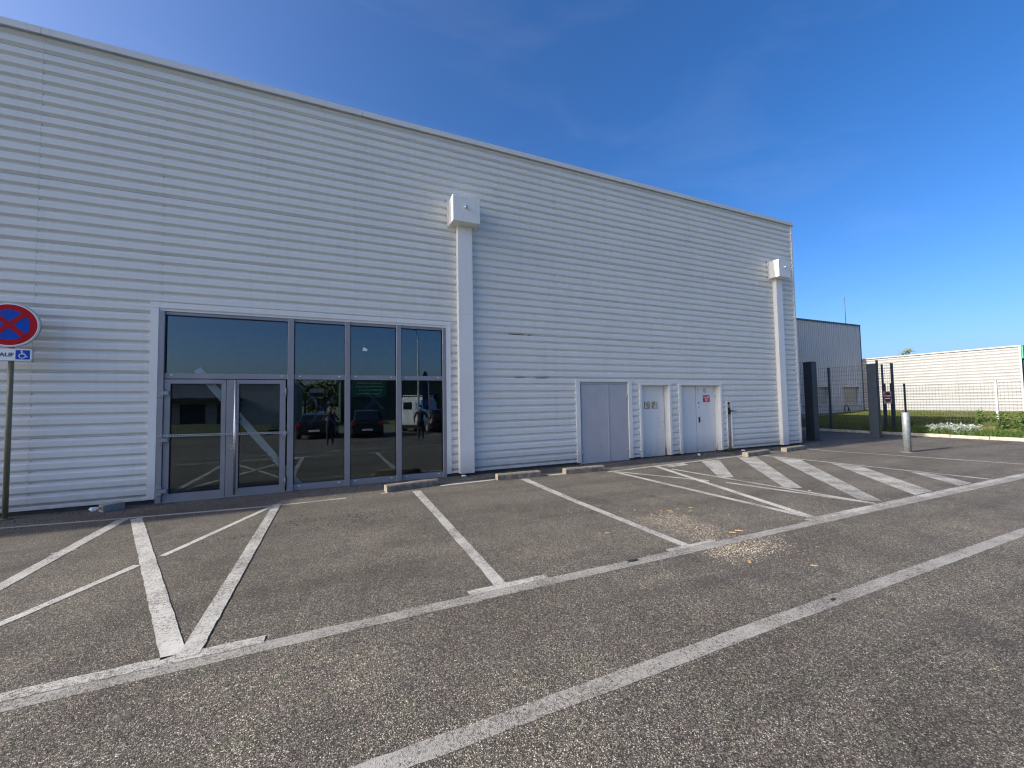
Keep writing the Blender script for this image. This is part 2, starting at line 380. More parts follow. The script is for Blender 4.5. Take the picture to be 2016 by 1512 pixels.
def patch(pts, mat, z):
    m = MB(); a = sum(pts[i][0]*pts[(i+1) % len(pts)][1]-pts[(i+1) % len(pts)][0]*pts[i][1] for i in range(len(pts)))
    if a < 0: pts = pts[::-1]
    m.poly([(x, y, z) for x, y in pts]); return m.build('painted_stripe', mat, lot)
# long lines parallel to the facade
strip('painted_line', [(-30, -5.53), (-4, -5.525), (-1.6, -5.515), (1.5, -5.475), (6, -5.47), (12.6, -5.50), (30, -5.5)], 0.125, 'paint_grey', 0.0026)
strip('painted_line', [(-30, -5.44), (-4, -5.435), (-1.7, -5.425), (-0.42, -5.405)], 0.10, 'paint', 0.0054)
strip('painted_line', [(1.05, -5.385), (1.80, -5.375)], 0.085, 'paint', 0.0054)
strip('painted_line', [(3.25, -5.385), (3.95, -5.38)], 0.06, 'paint', 0.0054)
strip('painted_line', [(5.66, -5.38), (8, -5.385), (12.6, -5.40), (22, -5.41)], 0.10, 'paint', 0.0054)
strip('painted_line', [(-30, -6.80), (0.2, -6.775), (3.0, -6.75), (7.4, -6.75), (30, -6.76)], 0.118, 'paint_grey', 0.0026)
# bay lines
strip('painted_line', [(-2.76, -1.0), (-2.75, -5.35)], 0.125, 'paint', 0.0038)
strip('painted_line', [(-2.60, -1.05), (-0.93, -5.37)], 0.13, 'paint_fresh', 0.0054)
strip('painted_line', [(-0.905, -1.22), (-1.675, -3.10)], 0.075, 'paint_fresh', 0.0038)
strip('painted_line', [(-1.715, -3.20), (-1.765, -3.30)], 0.075, 'paint', 0.0078)
strip('painted_line', [(-1.815, -3.31), (-2.27, -4.31), (-2.72, -5.33)], 0.085, 'paint_fresh', 0.0038)
strip('painted_line', [(-0.82, -1.05), (-0.845, -5.42)], 0.12, 'paint', 0.0070)
strip('painted_line', [(1.415, -1.10), (1.40, -2.6), (1.355, -5.40)], [0.15, 0.12, 0.11], 'paint', 0.0038)
strip('painted_line', [(3.65, -1.02), (3.57, -3.0), (3.545, -5.42)], [0.16, 0.12, 0.11], 'paint', 0.0038)
strip('painted_line', [(5.80, -1.25), (5.835, -5.36)], 0.11, 'paint', 0.0038)
strip('painted_line', [(5.83, -1.22), (6.75, -2.95)], 0.10, 'paint', 0.0046)
strip('painted_line', [(6.90, -3.22), (7.42, -5.30)], 0.10, 'paint', 0.0046)
strip('painted_line', [(7.14, -1.10), (5.86, -5.33)], 0.12, 'paint_fresh', 0.0062)
strip('painted_line', [(7.15, -1.60), (7.40, -5.32)], 0.09, 'paint', 0.0078)
strip('painted_line', [(11.04, -1.04), (11.38, -5.33)], 0.10, 'paint', 0.0038)
strip('painted_line', [(13.56, -0.82), (13.52, -1.3), (14.43, -4.95), (14.9, -7)], 0.10, 'paint', 0.0038)
# crooked back line along the facade
strip('painted_line', [(-7, -0.66), (-4.14, -0.765), (-2.86, -0.935), (-0.92, -1.135), (0.22, -1.11)], 0.075, 'paint', 0.0026)
strip('painted_line', [(0.80, -1.03), (0.93, -1.0)], 0.07, 'paint_fresh', 0.0026)
strip('painted_line', [(1.93, -0.855), (3.10, -0.79)], 0.09, 'paint_fresh', 0.0026)
strip('painted_line', [(4.28, -0.88), (4.70, -0.90)], 0.09, 'paint_fresh', 0.0026)
strip('painted_line', [(5.70, -1.17), (7.1, -1.08), (8.02, -1.03), (10.6, -0.87)], 0.09, 'paint', 0.0026)
strip('painted_line', [(11.75, -0.72), (12.4, -0.68)], 0.09, 'paint', 0.0026)
patch([(7.35, -1.16), (8.05, -1.10), (8.0, -1.30), (7.4, -1.36)], 'paint', 0.0034)
for q in ([(8.69, -1.08), (9.35, -1.06), (7.50, -2.91), (7.20, -2.82)],
          [(10.16, -0.99), (10.80, -1.02), (7.62, -4.16), (7.36, -4.02)],
          [(10.98, -1.42), (11.05, -2.10), (7.68, -5.28), (7.47, -5.10)],
          [(11.05, -2.80), (11.13, -3.36), (9.20, -5.30), (8.60, -5.30)],
          [(11.15, -4.20), (11.22, -4.60), (10.62, -5.30), (10.14, -5.30)]):
    patch(q, 'paint_worn', 0.0032)
strip('painted_line', [(-2.86, -2.44), (-2.66, -2.40)], 0.03, 'paint_fresh', 0.0026)

# ------------------------------------------------------------------ warehouse
WX0, WX1, WH = -44.0, 14.66, 7.62
wh = thing('warehouse', 'long white ribbed metal warehouse with glazed entrance and three metal doors', 'building', (0, 0, 0))
PER, BAND0, DEP = 0.172, 0.331, 0.042
# profile over one rib, measured from the centre of the shaded lower slope upwards: (dz, y)
PROF = [(0.012, 0.0), (0.092, 0.0), (0.138, DEP), (0.150, DEP)]      # crest, upper slope to valley, valley, then lower slope back to crest
OPEN = [(-2.74, 2.30, -1, 3.36), (5.74, 7.31, -1, 2.12), (7.735, 8.755, -1, 2.03), (9.195, 10.81, -1, 2.03), (11.09, 11.27, -1, 1.50)]
def prof_points(z0, z1):
    pts = []; k = -3
    while BAND0+k*PER < z1+PER:
        for dz, y in PROF: pts.append((BAND0+k*PER+dz, y))
        k += 1
    def yat(z):
        for (za, ya), (zb, yb) in zip(pts, pts[1:]):
            if za <= z <= zb: return ya+(yb-ya)*(z-za)/(zb-za)
        return 0
    cuts = {z0, z1} | {o_[3] for o_ in OPEN if z0 < o_[3] < z1}
    out = [(z, y) for z, y in pts if z0+1e-4 < z < z1-1e-4] + [(z, yat(z)) for z in cuts]
    out.sort(); return out
def spans(x0, x1, z, opens):
    s_ = [(x0, x1)]
    for (a, b, c, d) in opens:
        if c < z < d:
            n_ = []
            for (u, v) in s_:
                if b <= u or a >= v: n_.append((u, v)); continue
                if a > u: n_.append((u, a))
                if b < v: n_.append((b, v))
            s_ = n_
    return s_
def clad_sheet(x0, x1, z0, z1, opens, yoff=0.0):
    m = MB(); pp = prof_points(z0, z1)
    for (za, ya), (zb, yb) in zip(pp, pp[1:]):
        for (u, v) in spans(x0, x1, (za+zb)/2, opens):
            m.quad((u, ya+yoff, za), (v, ya+yoff, za), (v, yb+yoff, zb), (u, yb+yoff, zb))
    return m
rows = [0.125]+[2.19+1.032*k for k in range(-1, 6)]+[7.60]
rows = sorted(r_ for r_ in rows if r_ < 7.5)+[7.60]
cols = [-44]+[0.42+4.68*k for k in range(-9, 4)]+[14.62]
cols = sorted(set(round(c_, 3) for c_ in cols if -44 <= c_ <= 14.62)); cols = [c_ for c_ in cols if c_ < 14.3]+[14.62]
for i in range(len(cols)-1):
    for j in range(len(rows)-1):
        vis = cols[i+1] > -9
        # each row laps over the one below by 20 mm and stands 3 mm proud; each column 1.5 mm apart
        xe = cols[i+1]-(0.0014 if abs(cols[i+1]+4.26) < .1 else 0.0006); zlo = rows[j]+0.0015; zhi = rows[j+1]-0.0025
        for (u, v) in spans(cols[i], xe, zhi-0.001, OPEN):
            m = clad_sheet(u, v, zlo, zhi, OPEN, -0.0022*(j % 2))
            if m.v: m.build('cladding_sheet', 'clad', wh)
# shadow in a few opened laps, drawn as thin dark strips
for (xa, xb, zz) in ((3.82, 4.22, 3.224), (4.30, 4.42, 3.222), (3.95, 4.20, 2.192), (4.5, 4.9, 2.190)):
    MB().prism([(xa, zz-0.001), ((xa+xb)/2, zz-0.006), (xb, zz-0.001), (xb-0.05, zz+0.002), (xa+0.04, zz+0.002)], 0.018, 0.036).build('lap_shadow', 'dark', wh)
# screw heads in the valleys
m = MB()
k = 0
while BAND0+k*PER < 7.5:
    zz = BAND0+k*PER-0.034
    for c_ in range(-5, 10):
        x = 0.42+1.56*c_+random.uniform(-.012, .012)
        if any(a-0.05 < x < b+0.05 and zz < d+0.03 for a, b, c2, d in OPEN) or x > 14.5: continue
        m.box(x-0.006, x+0.006, DEP-0.016, DEP+0.002, zz-0.006, zz+0.006)
    k += 1
struct(m.build('screw_heads', 'signgrey', wh), 'stuff')
# liner wall behind the sheets and the body of the hall
m = MB()
zs = sorted({0.0, WH-0.03} | {o_[3] for o_ in OPEN})
for za, zb in zip(zs, zs[1:]):
    for (u, v) in spans(WX0, WX1-0.02, (za+zb)/2, OPEN):
        m.box(u, v, 0.056, 0.15, za, zb)
m.build('wall', 'dark', wh)
m = MB(); m.box(WX1-0.14, WX1-0.02, 0.155, 30, 0, WH-0.04); m.box(WX0, WX0+0.1, 0.155, 30, 0, WH-0.04); m.box(WX0+.1, WX1-.14, 29.9, 30, 0, WH-0.04)
m.build('wall', 'clad', wh)
MB().box(WX0, WX1-0.03, 0.155, 30, WH-0.035, WH-0.01).build('roof', 'concrete', wh)
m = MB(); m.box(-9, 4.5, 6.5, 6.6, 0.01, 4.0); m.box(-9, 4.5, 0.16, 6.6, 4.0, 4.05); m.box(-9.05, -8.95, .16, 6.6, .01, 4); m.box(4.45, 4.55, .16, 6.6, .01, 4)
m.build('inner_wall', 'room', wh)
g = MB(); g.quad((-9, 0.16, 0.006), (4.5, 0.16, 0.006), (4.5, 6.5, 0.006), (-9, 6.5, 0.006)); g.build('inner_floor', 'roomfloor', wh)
# base: recessed plinth and drip flashing
m = MB()
for (u, v) in ((WX0, -2.74), (2.30, 5.74), (7.31, 7.735), (8.755, 9.195), (10.81, 11.09), (11.27, 14.6)):
    m.box(u, v, 0.035, 0.049, 0.0, 0.10)
m.build('plinth', 'plinth', wh)
for (u, v) in ((WX0, -4.26), (-4.255, -2.83), (2.39, 2.55), (2.89, 5.63), (7.42, 7.675), (8.83, 9.11), (10.885, 11.065), (11.30, 14.6)):
    m = MB(); m.prism([(0, 0), (1, 0), (1, 1), (0, 1)], 0, 0); m = MB()
    m.box(u, v, -0.010, 0.028, 0.072, 0.112); m.box(u, v, 0.003, 0.028, 0.1125, 0.126); m.build('base_flashing', 'trim', wh)
# coping along the top, in lengths
cx = WX0
for xj in (-20, -10.2, -4.27, 0.55, 5.3, 10.0, 14.70):
    m = MB(); m.box(cx, xj-0.006, -0.055, 0.30, 7.60, 7.712); m.build('coping', 'coping', wh)
    m = MB(); m.box(cx, xj-0.006, -0.048, -0.001, 7.590, 7.5995); m.build('coping_drip', 'signgrey', wh)
    cx = xj
MB().box(14.60, 14.672, -0.016, 0.10, 0.075, 7.598).build('corner_trim', 'trim', wh)

# rainwater boxes and downpipes
def rain(x0, x1, px0, px1):
    d = 0.35
    hb = MB().box(x0, x1, -d, -0.022, 5.585, 6.155, 0.006).build('rainwater_box', 'trim', wh)
    m = MB(); m.box(x0-0.045, x1+0.03, -0.020, -0.006, 5.55, 6.19); m.build('back_flange', 'trim', hb)
    xm, zm = (x0+x1)/2-0.02, 5.905
    m = MB(); m.tube([(xm, -d-0.055, zm), (xm, -d+0.01, zm)], 0.024, 14); m.tube([(xm, -d-0.062, zm), (xm, -d-0.040, zm)], 0.034, 14); m.build('overflow_stub', 'steel', hb)
    dp = MB(); dp.box(px0, px1, -0.115, 0.030, 0.06, 3.60, 0.004); dp.box(px0-0.003, px1+0.003, -0.118, 0.030, 3.58, 5.60, 0.004); dp.build('downpipe', 'trim', wh)
rain(2.375, 3.0, 2.55, 2.885)
rain(13.33, 13.94, 13.525, 13.83)

# flashings round the openings
def flash(x0, x1, z0, z1): MB().box(x0, x1, -0.014, 0.06, z0, z1).build('door_flashing', 'trim', wh)
flash(-2.832, -2.722, 0.075, 3.316); flash(2.288, 2.392, 0.066, 3.316)
m = MB(); m.box(-2.838, -0.15, -0.019, 0.06, 3.318, 3.412); m.build('head_flashing', 'trim', wh)
m = MB(); m.box(-0.147, 2.398, -0.017, 0.06, 3.320, 3.408); m.build('head_flashing', 'trim', wh)
MB().box(-2.72, 2.287, 0.004, 0.10, 3.272, 3.345).build('head_infill', 'trim', wh)
flash(5.634, 5.752, 0.05, 2.098); flash(7.298, 7.418, 0.055, 2.098); MB().box(5.628, 7.424, -0.018, 0.06, 2.10, 2.168).build('head_flashing', 'trim', wh)
for (a, b, c_, d_) in ((7.677, 7.748, 8.752, 8.825), (9.111, 9.207, 10.80, 10.88)):
    flash(a, b, 0.05, 2.018); flash(c_, d_, 0.05, 2.018); MB().box(a-0.004, d_+0.004, -0.018, 0.06, 2.02, 2.066).build('head_flashing', 'trim', wh)
    m = MB(); m.box(b-0.004, b+0.010, 0.061, 0.26, 0.04, 2.018); m.box(c_-0.010, c_+0.004, 0.061, 0.26, 0.04, 2.018); m.box(b+0.011, c_-0.011, 0.061, 0.26, 2.0, 2.017)
    m.build('reveal', 'trim', wh)

# glazed entrance
FY = 0.022
def frame_piece(name, x0, x1, z0, z1, y0=FY, y1=0.10, parent=wh, mat='alu', bev=0.004): return MB().box(x0, x1, y0, y1, z0, z1, bev).build(name, mat, parent)
for a, b in ((-2.722, -2.640), (-0.780, -0.676), (0.222, 0.322), (1.221, 1.324), (2.210, 2.2865)):
    frame_piece('mullion', a, b, 0.0, 3.271, -0.012, 0.105)
bays = [(-2.640, -0.780), (-0.676, 0.222), (0.322, 1.221), (1.324, 2.210)]
def pane(parent, x0, x1, z0, z1, y=0.058): MB().box(x0, x1, y, y+0.006, z0, z1).build('pane', 'glass', parent)
def caps(parent, x0, x1, z):
    for x in (x0+0.10, x1-0.10):
        MB().box(x-0.018, x+0.018, FY-0.010, FY-0.001, z-0.008, z+0.008, 0.002).build('drain_cap', 'signwhite', parent)
for i, (a, b) in enumerate(bays):
    wi = part_empty('window', wh)
    frame_piece('frame_rail', a+.001, b-.001, 3.215, 3.270, parent=wi); frame_piece('frame_rail', a+.001, b-.001, 2.105, 2.200, parent=wi)
    pane(wi, a, b, 2.195, 3.22); caps(wi, a, b, 2.168)
    frame_piece('gasket', a+.002, b-.002, 3.203, 3.2145, 0.03, 0.05, wi, 'black', 0); frame_piece('gasket', a+.002, a+.012, 2.2005, 3.2025, 0.03, 0.05, wi, 'black', 0); frame_piece('gasket', b-.012, b-.002, 2.2005, 3.2025, 0.03, 0.05, wi, 'black', 0)
    if i:
        wi = part_empty('window', wh)
        frame_piece('frame_rail', a+.001, b-.001, -0.0, 0.118, parent=wi)
        pane(wi, a, b, 0.112, 2.11); caps(wi, a, b, 0.085)
        frame_piece('gasket', a+.002, a+.012, 0.1185, 2.1045, 0.03, 0.05, wi, 'black', 0); frame_piece('gasket', b-.012, b-.002, 0.1185, 2.1045, 0.03, 0.05, wi, 'black', 0); frame_piece('gasket', a+.0125, b-.0125, 2.094, 2.1045, 0.03, 0.05, wi, 'black', 0)
def leaf(x0, x1, g0, g1, hinge_x, hinge_out):
    d = part_empty('glass_door', wh)
    zb, zt, gz0, gz1 = 0.012, 2.092, 0.140, 2.018
    for pts in ([(x0, zb), (g0, gz0), (g0, gz1), (x0, zt)], [(x1, zb), (x1, zt), (g1, gz1), (g1, gz0)], [(x0+.002, zb-.001), (x1-.002, zb-.001), (g1-.001, gz0-.002), (g0+.001, gz0-.002)], [(x0+.002, zt), (g0+.001, gz1+.0015), (g1-.001, gz1+.0015), (x1-.002, zt)]):
        a = sum(pts[i][0]*pts[(i+1) % 4][1]-pts[(i+1) % 4][0]*pts[i][1] for i in range(4))
        MB().prism(pts if a > 0 else pts[::-1], 0.012, 0.08).build('stile', 'alu', d)
    pane(d, g0-0.01, g1+0.01, gz0-0.01, gz1+0.01, 0.050)
    m = MB(); m.box(g0, g0+.01, .03, .045, gz0, gz1); m.box(g1-.01, g1, .03, .045, gz0, gz1); m.box(g0+.011, g1-.011, .03, .045, gz1-.01, gz1); m.box(g0+.011, g1-.011, .03, .045, gz0, gz0+.01); m.build('gasket', 'black', d)
    for z in (1.86, 1.06, 0.20):
        m = MB(); s_ = -1 if hinge_out < 0 else 1
        if s_ < 0:
            m.box(hinge_x-0.072, hinge_x+0.004, -0.034, 0.008, z+0.03, z+0.068, 0.004); m.box(hinge_x-0.068, hinge_x+0.004, -0.034, 0.008, z-0.078, z-0.042, 0.004); m.box(hinge_x-0.03, hinge_x+0.075, -0.036, 0.008, z-0.038, z+0.026, 0.004)
        else:
            m.tube([(hinge_x, -0.02, z-0.08), (hinge_x, -0.02, z+0.08)], 0.013, 10); m.box(hinge_x-0.052, hinge_x+0.012, -0.030, 0.008, z-0.03, z+0.03, 0.004)
        m.build('hinge', 'alu', d)
    return d
leaf(-2.632, -1.752, -2.550, -1.822, -2.632, -1)
dr = leaf(-1.744, -0.812, -1.555, -0.907, -0.806, 1)
MB().box(-1.7515, -1.7445, 0.03, 0.07, 0.012, 2.092).build('meeting_stile', 'black', wh)
m = MB(); m.tube([(-1.593, -0.075, 0.045), (-1.593, -0.075, 2.08)], 0.021, 16); m.build('pull_handle', 'steel', dr)
for z in (0.14, 1.30, 1.98): MB().tube([(-1.593, -0.072, z), (-1.593, 0.014, z)], 0.010, 10).build('handle_bracket', 'steel', dr)
m = MB(); m.box(-1.668, -1.632, 0.004, 0.0115, 0.85, 0.915, 0.002); lk = m.build('lock_plate', 'steel', dr)
MB().box(-1.656, -1.645, 0.001, 0.0035, 0.868, 0.900).build('keyhole', 'ink', dr)
MB().box(-2.64, -0.78, -0.02, 0.12, -0.02, 0.010).build('threshold', 'alu', wh)
# perforated flat bar screwed across both doors
m = MB(); xa, xb, za, zb_ = -2.700, -0.782, 1.132, 1.106
nh = 46
def barz(x): return za+(zb_-za)*(x-xa)/(xb-xa)
for (lo, hi) in ((-0.020, -0.011), (0.008, 0.018)):
    m.prism([(xa, barz(xa)+lo), (xb, barz(xb)+lo), (xb, barz(xb)+hi), (xa, barz(xa)+hi)], -0.030, -0.022)
for k in range(nh+1):
    x = xa+(xb-xa-0.014)*k/nh
    m.prism([(x, barz(x)-0.0105), (x+0.016, barz(x+.016)-0.0105), (x+0.016, barz(x+.016)+0.0075), (x, barz(x)+0.0075)], -0.030, -0.022)
m.build('perforated_bar', 'signgrey', wh)

# grey double service door
dA = part_empty('grey_double_door', wh)
m = MB(); m.box(5.753, 5.800, 0.03, 0.09, 0.0, 2.097); m.box(7.250, 7.297, 0.03, 0.09, 0.0, 2.097); m.box(5.801, 7.249, 0.03, 0.09, 2.035, 2.097); m.build('door_frame', 'door_grey', dA)
MB().box(5.806, 6.662, 0.020, 0.06, 0.012, 2.030, 0.003).build('door_leaf', 'door_grey', dA); MB().box(6.674, 7.244, 0.020, 0.06, 0.012, 2.030, 0.003).build('door_leaf', 'door_grey', dA)
MB().box(6.628, 6.660, 0.010, 0.0195, 0.012, 2.028).build('cover_strip', 'door_grey', dA); MB().box(6.6625, 6.6735, 0.03, 0.05, 0.012, 2.03).build('leaf_gap', 'ink', dA)
for x in (5.800, 7.250):
    for z in (1.72, 0.28): MB().tube([(x, 0.014, z-0.06), (x, 0.014, z+0.06)], 0.011, 8).build('hinge', 'steel', dA)
MB().tube([(6.40, 0.012, 0.42), (6.40, 0.0205, 0.42)], 0.012, 8).build('rust_spot', 'bark', dA)
# white single door
DY = 0.18
dB = part_empty('white_single_door', wh)
MB().box(7.760, 8.728, DY, DY+0.05, 0.015, 1.998, 0.003).build('door_leaf', 'door_white', dB)
kx = 1+DY/8.72
m = MB(); m.box(8.335*kx, 8.515*kx, DY-0.022, DY-0.0005, 0.845, 1.122, 0.004); m.build('lock_cover', 'trim', dB)
MB().tube([(8.47*kx, DY-0.026, 0.975), (8.47*kx, DY-0.0215, 0.975)], 0.013, 10).build('keyhole', 'ink', dB)
MB().box(8.742, 8.750, DY-0.03, DY+0.05, 0.05, 0.22).build('hinge', 'ink', dB)
# white double door
dC = part_empty('white_double_door', wh)
MB().box(9.220, 9.977, DY, DY+0.05, 0.020, 1.998, 0.003).build('door_leaf', 'door_white', dC); MB().box(9.993, 10.782, DY, DY+0.05, 0.020, 1.998, 0.003).build('door_leaf', 'door_white', dC)
MB().box(9.9775, 9.9925, DY+0.01, DY+0.04, 0.02, 1.998).build('leaf_gap', 'ink', dC)
pts = [(9.875, 0.885), (9.935, 0.915), (9.945, 1.00), (9.925, 1.02), (9.95, 1.065), (9.865, 1.065)]
MB().prism([(x*kx, z) for x, z in pts], DY-0.004, DY-0.0005).build('lock_hole', 'ink', dC)
m = MB(); m.tube([(10.775, DY-0.02, 1.66), (10.775, DY-0.02, 1.88)], 0.024, 10); m.build('hinge', 'door_white', dC)
m = MB(); m.tube([(10.775, DY-0.02, 0.07), (10.775, DY-0.02, 0.26)], 0.024, 10); m.build('hinge', 'door_white', dC)
mm = simple('glue_residue', (0.40, 0.40, 0.38), 0.8, var=0.3, scale=60)
for (a, b, c_, d_) in ((10.10, 10.125, 1.81, 1.93), (10.15, 10.17, 1.78, 1.92), (10.19, 10.21, 1.80, 1.90), (9.86, 9.93, 1.46, 1.52), (9.86, 9.875, 1.34, 1.39), (9.91, 9.925, 1.34, 1.39), (10.10, 10.21, 1.925, 1.94), (9.87, 9.875, 1.92, 1.94)):
    MB().box(a*kx, b*kx, DY-0.0015, DY-0.0003, c_, d_).build('glue_residue', mm, dC)
MB().tube([(9.87*kx, DY-0.006, 1.89), (9.87*kx, DY-0.0003, 1.89)], 0.013, 8).build('peephole', 'ink', dC)
# slot with gas pipe and valve
sl = part_empty('pipe_recess', wh)
m = MB(); m.box(11.068, 11.10, -0.014, 0.06, 0.075, 1.505); m.box(11.262, 11.292, -0.014, 0.06, 0.075, 1.505); m.box(11.068, 11.292, -0.016, 0.06, 1.506, 1.535); m.build('recess_trim', 'trim', sl)
MB().box(11.085, 11.275, 0.16, 0.17, 0.0, 1.51).build('recess_back', 'dark', sl)
m = MB(); m.tube([(11.185, 0.03, 0.0), (11.185, 0.03, 1.43)], 0.024, 12); m.build('pipe', 'pipe', sl)
m = MB(); m.tube([(11.185, 0.028, 1.13), (11.185, 0.028, 1.33)], 0.042, 12); m.tube([(11.185, -0.05, 1.23), (11.185, 0.03, 1.23)], 0.03, 10); m.tube([(11.19, -0.05, 1.23), (11.44, -0.055, 1.225)], [0.016, 0.009], 8); m.build('valve', 'black', sl)

# taller wing further left (out of frame; throws the deeper shadow at the left edge of the forecourt)
wg = thing('taller_wing', 'taller white metal wing further along the facade, beyond the left edge', 'building', (-34, 0, 0))
m = MB(); m.box(-60, -22.2, -0.38, 30, 7.72, 10.55); m.build('upper_wall', 'clad', wg, None); wg.children[0].location = (34, 0, 0)
m = MB(); m.box(-60.03, -22.17, -0.42, 30.03, 10.552, 10.65); o = m.build('coping', 'trim', wg); o.location = (34, 0, 0)

# ------------------------------------------------------------------ notices, tape, leaning panel
tn = thing('torn_notice', 'torn yellowed paper notice in two halves on the white single door', 'notice', (8.06*kx, DY-0.003, 1.46))
Y0 = -0.001
def rel(px, pz): return ((px-8.06)*kx, pz-1.46)
h1 = MB().prism([rel(7.840, 1.350), rel(7.945, 1.372), rel(8.035, 1.39), rel(8.058, 1.44), rel(8.052, 1.52), rel(7.96, 1.548), rel(7.838, 1.560)], Y0-0.001, 0.002).build('paper_half', 'notice', tn)
h2 = MB().prism([rel(8.078, 1.372), rel(8.18, 1.362), rel(8.298, 1.352), rel(8.300, 1.535), rel(8.245, 1.575), rel(8.076, 1.572)], Y0-0.001, 0.002).build('paper_half', 'notice', tn)
text_obj('LO', 0.115, 'ink', h1, (rel(7.955, 1.508)[0], -0.004, rel(0, 1.508)[1]), sx=0.95); text_obj('TG', 0.10, 'ink', h1, (rel(7.968, 1.415)[0], -0.004, rel(0, 1.415)[1]), sx=0.85)
text_obj('AL', 0.115, 'ink', h2, (rel(8.175, 1.513)[0], -0.004, rel(0, 1.513)[1]), sx=0.95); text_obj('BT', 0.10, 'ink', h2, (rel(8.150, 1.42)[0], -0.004, rel(0, 1.42)[1]), sx=0.85)
m = MB()
for (a, b, c_, d_) in ((7.838, 7.856, 1.352, 1.56), (7.842, 8.03, 1.352, 1.366)): m.box((a-8.06)*kx, (b-8.06)*kx, -0.004, -0.0022, c_-1.46, d_-1.46)
m.build('paper_border', 'ink', h1)
m = MB(); m.box((8.282-8.06)*kx, (8.298-8.06)*kx, -0.004, -0.0022, 1.355-1.46, 1.532-1.46); m.box((8.08-8.06)*kx, (8.28-8.06)*kx, -0.004, -0.0022, 1.364-1.46, 1.378-1.46); m.build('paper_border', 'ink', h2)
rs = thing('red_door_sign', 'small square red sign with white lettering on the white double door', 'sign', (10.21*kx, DY-0.004, 1.62))
rp = MB().box(-0.145, 0.145, -0.002, 0.003, -0.105, 0.105).build('plate', 'redplate', rs)
text_obj('Local', 0.105, 'signwhite', rs, (0.0, -0.0045, 0.042)); text_obj('SSI', 0.095, 'signwhite', rs, (0.0, -0.0045, -0.05))
MB().box(-0.155, 0.155, -0.0005, 0.0025, -0.115, 0.115).build('plate_rim', 'signwhite', rs)

def tape_cross(a, b, c, d, lab):
    ctr = ((a[0]+b[0])/2, 0.072, (a[1]+b[1])/2); t_ = thing('tape_cross', lab, 'tape', ctr, 'crosses of blue tape on the glazing')
    for (p_, q_) in ((a, b), (c, d)):
        v = Vector((q_[0]-p_[0], 0, q_[1]-p_[1])).normalized(); nn = Vector((-v.z, 0, v.x))*0.026; y = 0.0 if p_ is a else 0.003
        pts = [Vector((p_[0], 0, p_[1]))-nn, Vector((q_[0], 0, q_[1]))-nn*1.1, Vector((q_[0], 0, q_[1]))+nn*0.9, Vector((p_[0], 0, p_[1]))+nn]
        P2 = [(u.x-ctr[0], u.z-ctr[2]) for u in pts]; ar = sum(P2[i][0]*P2[(i+1) % 4][1]-P2[(i+1) % 4][0]*P2[i][1] for i in range(4))
        MB().prism(P2 if ar > 0 else P2[::-1], y, y+0.002).build('tape_strip', 'tape', t_)
tape_cross((-0.40, 1.80), (0.05, 1.23), (0.03, 1.80), (-0.415, 1.22), 'blue tape cross on the lower pane beside the glass doors')
tape_cross((0.60, 1.87), (0.99, 1.50), (0.93, 1.88), (0.58, 1.46), 'blue tape cross on the middle lower pane of the glazing')
tape_cross((1.74, 1.72), (2.08, 1.48), (2.05, 1.82), (1.72, 1.44), 'blue tape cross on the lower pane nearest the downpipe')

pl = thing('leaning_panel', 'long chipped white board leaning diagonally behind the glass doors', 'board', (-1.4, 0.30, 1.2))
ky = 1+0.30/8.72
A = Vector((-2.175*ky, 0, 1.6+(2.27-1.6)*ky)); B = Vector((-0.56*ky, 0, 1.6+(0.08-1.6)*ky)); v = (B-A).normalized(); nn = Vector((-v.z, 0, v.x))
rng = random.Random(3); e1 = []; e2 = []
for k in range(25):
    q = A+(B-A)*k/24; j = 0.014 if 14 < k < 22 else 0.002
    e1.append(q-nn*(0.062+rng.uniform(-j, j*.3))); e2.append(q+nn*(0.062+rng.uniform(-j, j*.3)))
P2 = [(u.x+1.4, u.z-1.2) for u in e2]+[(u.x+1.4, u.z-1.2) for u in reversed(e1)]
ar = sum(P2[i][0]*P2[(i+1) % len(P2)][1]-P2[(i+1) % len(P2)][0]*P2[i][1] for i in range(len(P2)))
MB().prism(P2 if ar > 0 else P2[::-1], 0, 0.018).build('board', 'panel', pl)
def sq(x, z, s_): return MB().prism([(x*ky+1.4-s_, 1.6+(z-1.6)*ky-1.2-s_*.6), (x*ky+1.4+s_, 1.6+(z-1.6)*ky-1.2-s_*.4), (x*ky+1.4+s_*.3, 1.6+(z-1.6)*ky-1.2+s_)], -0.002, -0.0005)
for (x, z, s_) in ((-1.54, 1.375, .022), (-1.10, 0.74, .02), (-1.05, 0.66, .025), (-1.02, 0.62, .02)): sq(x, z, s_).build('chip_mark', 'dark', pl)
st = tag(MB().prism([(-0.045, -0.03), (0.04, -0.035), (0.055, 0.005), (0.0, 0.035), (-0.03, 0.045)], 0.0, 0.0015).build('paper_scrap', 'signwhite'), 'small torn white sticker on the upper middle pane', 'sticker'); st.location = (0.60, 0.0525, 2.735)

